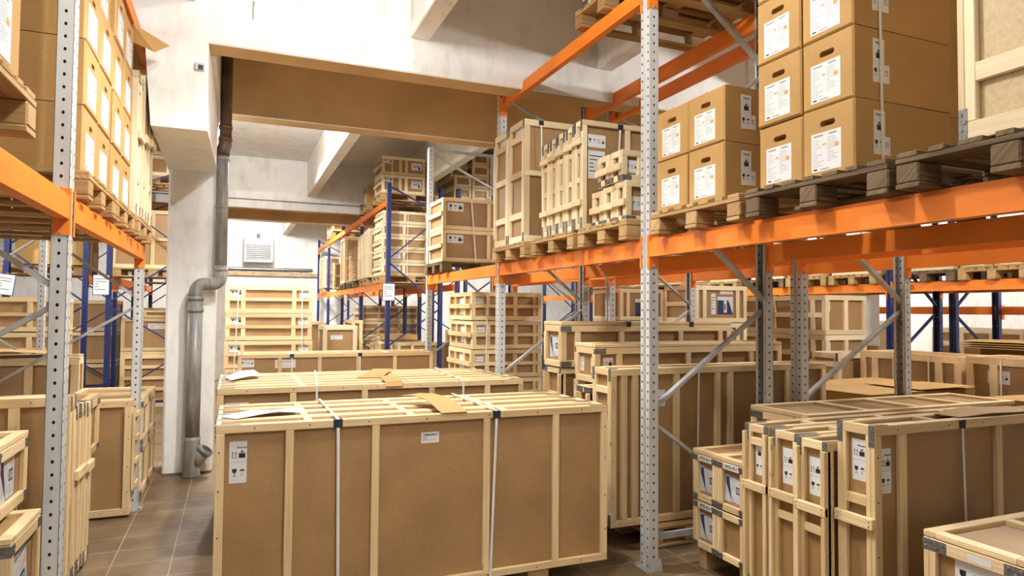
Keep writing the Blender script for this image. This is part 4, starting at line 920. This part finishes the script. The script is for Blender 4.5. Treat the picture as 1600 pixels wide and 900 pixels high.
for r in range(4):
    for c in range(3):
        if r == 3 and c == 2: pass
        x = 3.92+c*.37; z = 3.888+r*.235
        crate('small long crate high behind the blue posts, %s row, %s' % (('bottom', 'second', 'third', 'top')[r], ('left', 'middle', 'right')[c]), (x, x+.35), (12.4+.25*(r > 1)*(c == 0), 13.7), (z, z+.228), w=.05, wd=PALE, group='small long crates high behind the blue posts', ch=0)
pallet('pallet under the small long crates behind the blue posts', (3.9, 5.1), (12.5, 13.3), 3.742, fine=False)
# floor level beneath the far blue rack
for i in range(5):
    z = 0+i*.36
    crate('crate in the dark stack under the far blue rack, %s' % ('lowest', 'second from below', 'third from below', 'fourth from below', 'topmost')[i], (2.62, 3.95), (15.1, 16.0), (z, z+.35), yb=(.3, .65), ymid=(.5,), xb=(.3, .7), handle=(.5,), w=.06, group='crates in the dark stack under the far blue rack', ch=0)
crate('upright crate with white label under the far blue rack', (2.75, 3.9), (12.3, 12.6), (0, 1.08), yb=(.08, .3, .6), w=.055, labels=[('-y', -.52, .75, 'pair', .16, .11)], ch=0)
for i in range(3):
    crate('narrow upright crate under the far blue rack, %s' % ('right', 'middle', 'left')[i], (2.55, 3.4), (12.75+i*.3, 13.0+i*.3), (0, 1.1-.03*i), xmid=(.85,), yb=(.3, .6), w=.055, labels=[('-x', 0, .6, 'note', .1, .16)], group='narrow crates under the far blue rack', ch=0)
carton('flat brown carton lying on the narrow crates under the far rack', 2.6, 13.0, 1.12, .6, .7, .1)
crate('white-topped crate right of the column stack', (1.38, 1.95), (11.6, 12.3), (0, 1.42), xb=(), w=.07, wd=PALE, labels=[('-y', -.2, .86, 'note', .2, .07)], ch=0)
crate('upright crate standing behind the white-topped crate', (2.0, 2.2), (12.5, 13.4), (0, 1.5), w=.06, xmid=(.5,), ch=0)
crate('broad crate at the back wall beyond the column stack', (1.2, 2.3), (19.0, 20.0), (0, 1.35), yb=(.5,), w=.07, ch=0)
crate('panelled crate at floor level in the rack behind the far grey bay', (3.95, 5.0), (12.4, 13.0), (0, 1.3), yb=(.5,), w=.07, ch=0)

# ---------------------------------------------------------------- the aisle behind the right rack
for i in range(2):
    z = (1.11, 1.575)[i]
    crate('pale crate with blue printed sheet beyond the rack, %s of the right pair' % ('lower' if not i else 'upper'), (5.2, 6.0), (6.66, 7.3), (z, z+.455), yb=(.18, .82), handle=(), xmid=(.5,), w=.055, wd=PALE, labels=[('-y', -.26, .5, 'note', .07, .26), ('-y', .2, .46, 'fan', .24, .22), ('-y', .25, .84, 'strip', .2, .06)], group='pale crates beyond the rack, right pair', ch=0)
    crate('pale crate with blue printed sheet beyond the rack, %s of the left pair' % ('lower' if not i else 'upper'), (5.15, 5.9), (8.3, 9.1), (z, z+.455), yb=(.18, .82), xb=(.5,), w=.055, wd=PALE, labels=[('-y', .1, .4, 'fan', .28, .26)], group='pale crates beyond the rack, left pair', ch=0)
    crate('crate supporting the pale pairs beyond the rack, %s' % ('right' if not i else 'left'), (5.15, 6.0), ((6.66, 7.3) if not i else (8.3, 9.1)), (0, 1.1), yb=(.5,), w=.055, ch=0)
for i in range(4):
    z = (.0, .48, .95, 1.435)[i]
    crate('two-panel crate in the stack beyond the rear posts, %s' % ('lowest', 'second from below', 'third from below', 'topmost')[i], (6.62, 7.31), (6.0, 7.7), (z, z+(.475, .465, .48, .485)[i]), yb=(.5,), xb=(.12, .5, .85), xmid=(.5,), w=.06, wd=PALE, labels=[('-y', -.78, .72, 'strip', .05, .12)], group='two-panel crates beyond the rear posts', ch=0)
strap('white strap round the two-panel crates beyond the rear posts', [(6.612, 6.35, 1.92), (6.612, 6.36, .5)], side=(0, 1, 0))
crate('long crate standing in the right aisle, farther one', (6.5, 7.1), (4.30, 5.42), (0, 1.285), xb=(.2, .62, .84), w=.07, wd=PINE, ch=0)
crate('long crate with handling label in the right aisle, nearer one', (6.5, 7.1), (3.0, 4.25), (0, 1.30), xb=(.2, .5, .8), w=.07, labels=[('-x', -.55, .86, 'row', .19, .12)], ch=0)
strap('white strap on the farther long crate in the right aisle', [(6.492, 4.62, 1.287), (6.492, 4.62, .2)], side=(0, 1, 0))
strap('white strap on the nearer long crate in the right aisle', [(6.492, 3.93, 1.302), (6.492, 3.93, .2)], side=(0, 1, 0))
crate('short crate with corner plates left of the long aisle crates', (6.25, 6.9), (5.5, 5.9), (0, 1.25), xmid=(.9,), w=.06, wd=PALE, br='v', ch=0)
def plain_box(label, x, y, z, rz=0, name='large_carton'):
    T = thing(name, label, 'box', ((x[0]+x[1])/2, (y[0]+y[1])/2, z[0]), rz); hx, hy, h = (x[1]-x[0])/2, (y[1]-y[0])/2, z[1]-z[0]
    part_box('carton_body', CARD, (-hx, hx, -hy, hy, 0, h), T, .006); part_box('lid_flap', CARD, (-hx-.002, hx+.002, -hy-.002, -.002, h+.0005, h+.005), T, .001); part_box('lid_flap', CARD, (-hx-.002, hx+.002, .002, hy+.002, h+.0005, h+.005), T, .001); return T
plain_box('large closed carton behind the rear grey post at right', (4.75, 6.2), (3.95, 4.95), (0, 1.03), .06)
plain_box('large closed carton at the right edge behind the long shallow crate', (5.6, 6.4), (2.75, 3.5), (0, 1.03), -.05)
sheet('flattened cardboard sheets lying on the large carton', [((5.45, 3.95, 1.046), (5.45, 4.5, 1.046)), ((6.1, 3.9, 1.06), (6.1, 4.4, 1.05))], CARD)
crate('crate behind the rear posts with slatted end', (4.55, 5.6), (5.1, 5.6), (0, 1.17), yb=(.25, .5, .75), xmid=(.5,), xb=(.3, .6), w=.055, wd=PINE, ch=0)
# loads on the blue rack of the right aisle
for i, a in enumerate((3.85, 4.7, 5.55, 6.65, 7.5, 8.35, 9.45, 10.3, 11.15, 12.25, 13.1, 13.95)):
    n = 'one two three four five six seven eight nine ten eleven twelve'.split()[i]
    pallet('pallet on the right aisle rack, number %s counted from the right' % n, (8.28, 9.48), (a, a+.8), 2.121, 1.2, .8, i % 3 == 2, fine=False, group='pallets on the right aisle rack')
    if i % 3 == 1:
        for c in range(2): carton('carton on pallet number %s of the right aisle rack, %s' % (n, ('right', 'left')[c]), 8.32, a+.2+c*.4, 2.2655, .39, .7, .34, group='cartons on the right aisle rack')
    else: crate('crate on pallet number %s of the right aisle rack' % n, (8.32, 9.4), (a+.03, a+.77), (2.266, 2.66+.1*(i % 2)), xb=(.5,), xmid=(.5,), w=.06, wd=PALE, group='crates on the right aisle rack', ch=0)
for i, (a, b) in enumerate(((5.2, 6.3), (7.0, 8.6), (10.0, 11.2))):
    crate('upright crate on the floor by the right wall, %s' % ('right', 'middle', 'left')[i], (12.2, 12.9), (a, b), (0, 1.35+.1*i), xb=(.33, .66), xmid=(.8,), w=.09, wd=PALE, group='crates by the right wall', ch=0)
crate('dark crate under the blue rack in the right aisle', (8.6, 9.3), (4.6, 5.4), (0, 1.1), xb=(.5,), w=.06, ch=0)
plain_box('carton with flattened sheets on it beyond the right aisle', (7.5, 8.1), (4.05, 4.75), (.9, 1.33), 0)
crate('crate under the carton with flattened sheets', (7.45, 8.15), (4.0, 4.8), (0, .895), xb=(.5,), w=.06, ch=0)
for i in range(4):
    sheet('flattened cardboard sheet, %s of the pile at the right edge' % ('lowest', 'second', 'third', 'topmost')[i], [((7.3+.05*i, 4.0, 1.34+.022*i), (7.3, 4.85, 1.34+.022*i)), ((7.8, 4.0, 1.345+.022*i), (7.8, 4.85+.04*i, 1.345+.022*i)), ((8.2, 4.03, 1.34+.022*i), (8.2+.03*i, 4.8, 1.34+.022*i))], CARD, th=.006)
plain_box('brown carton standing against the blue post, beyond the two-panel stack', (9.0, 9.4), (7.2, 7.6), (0, 1.2))
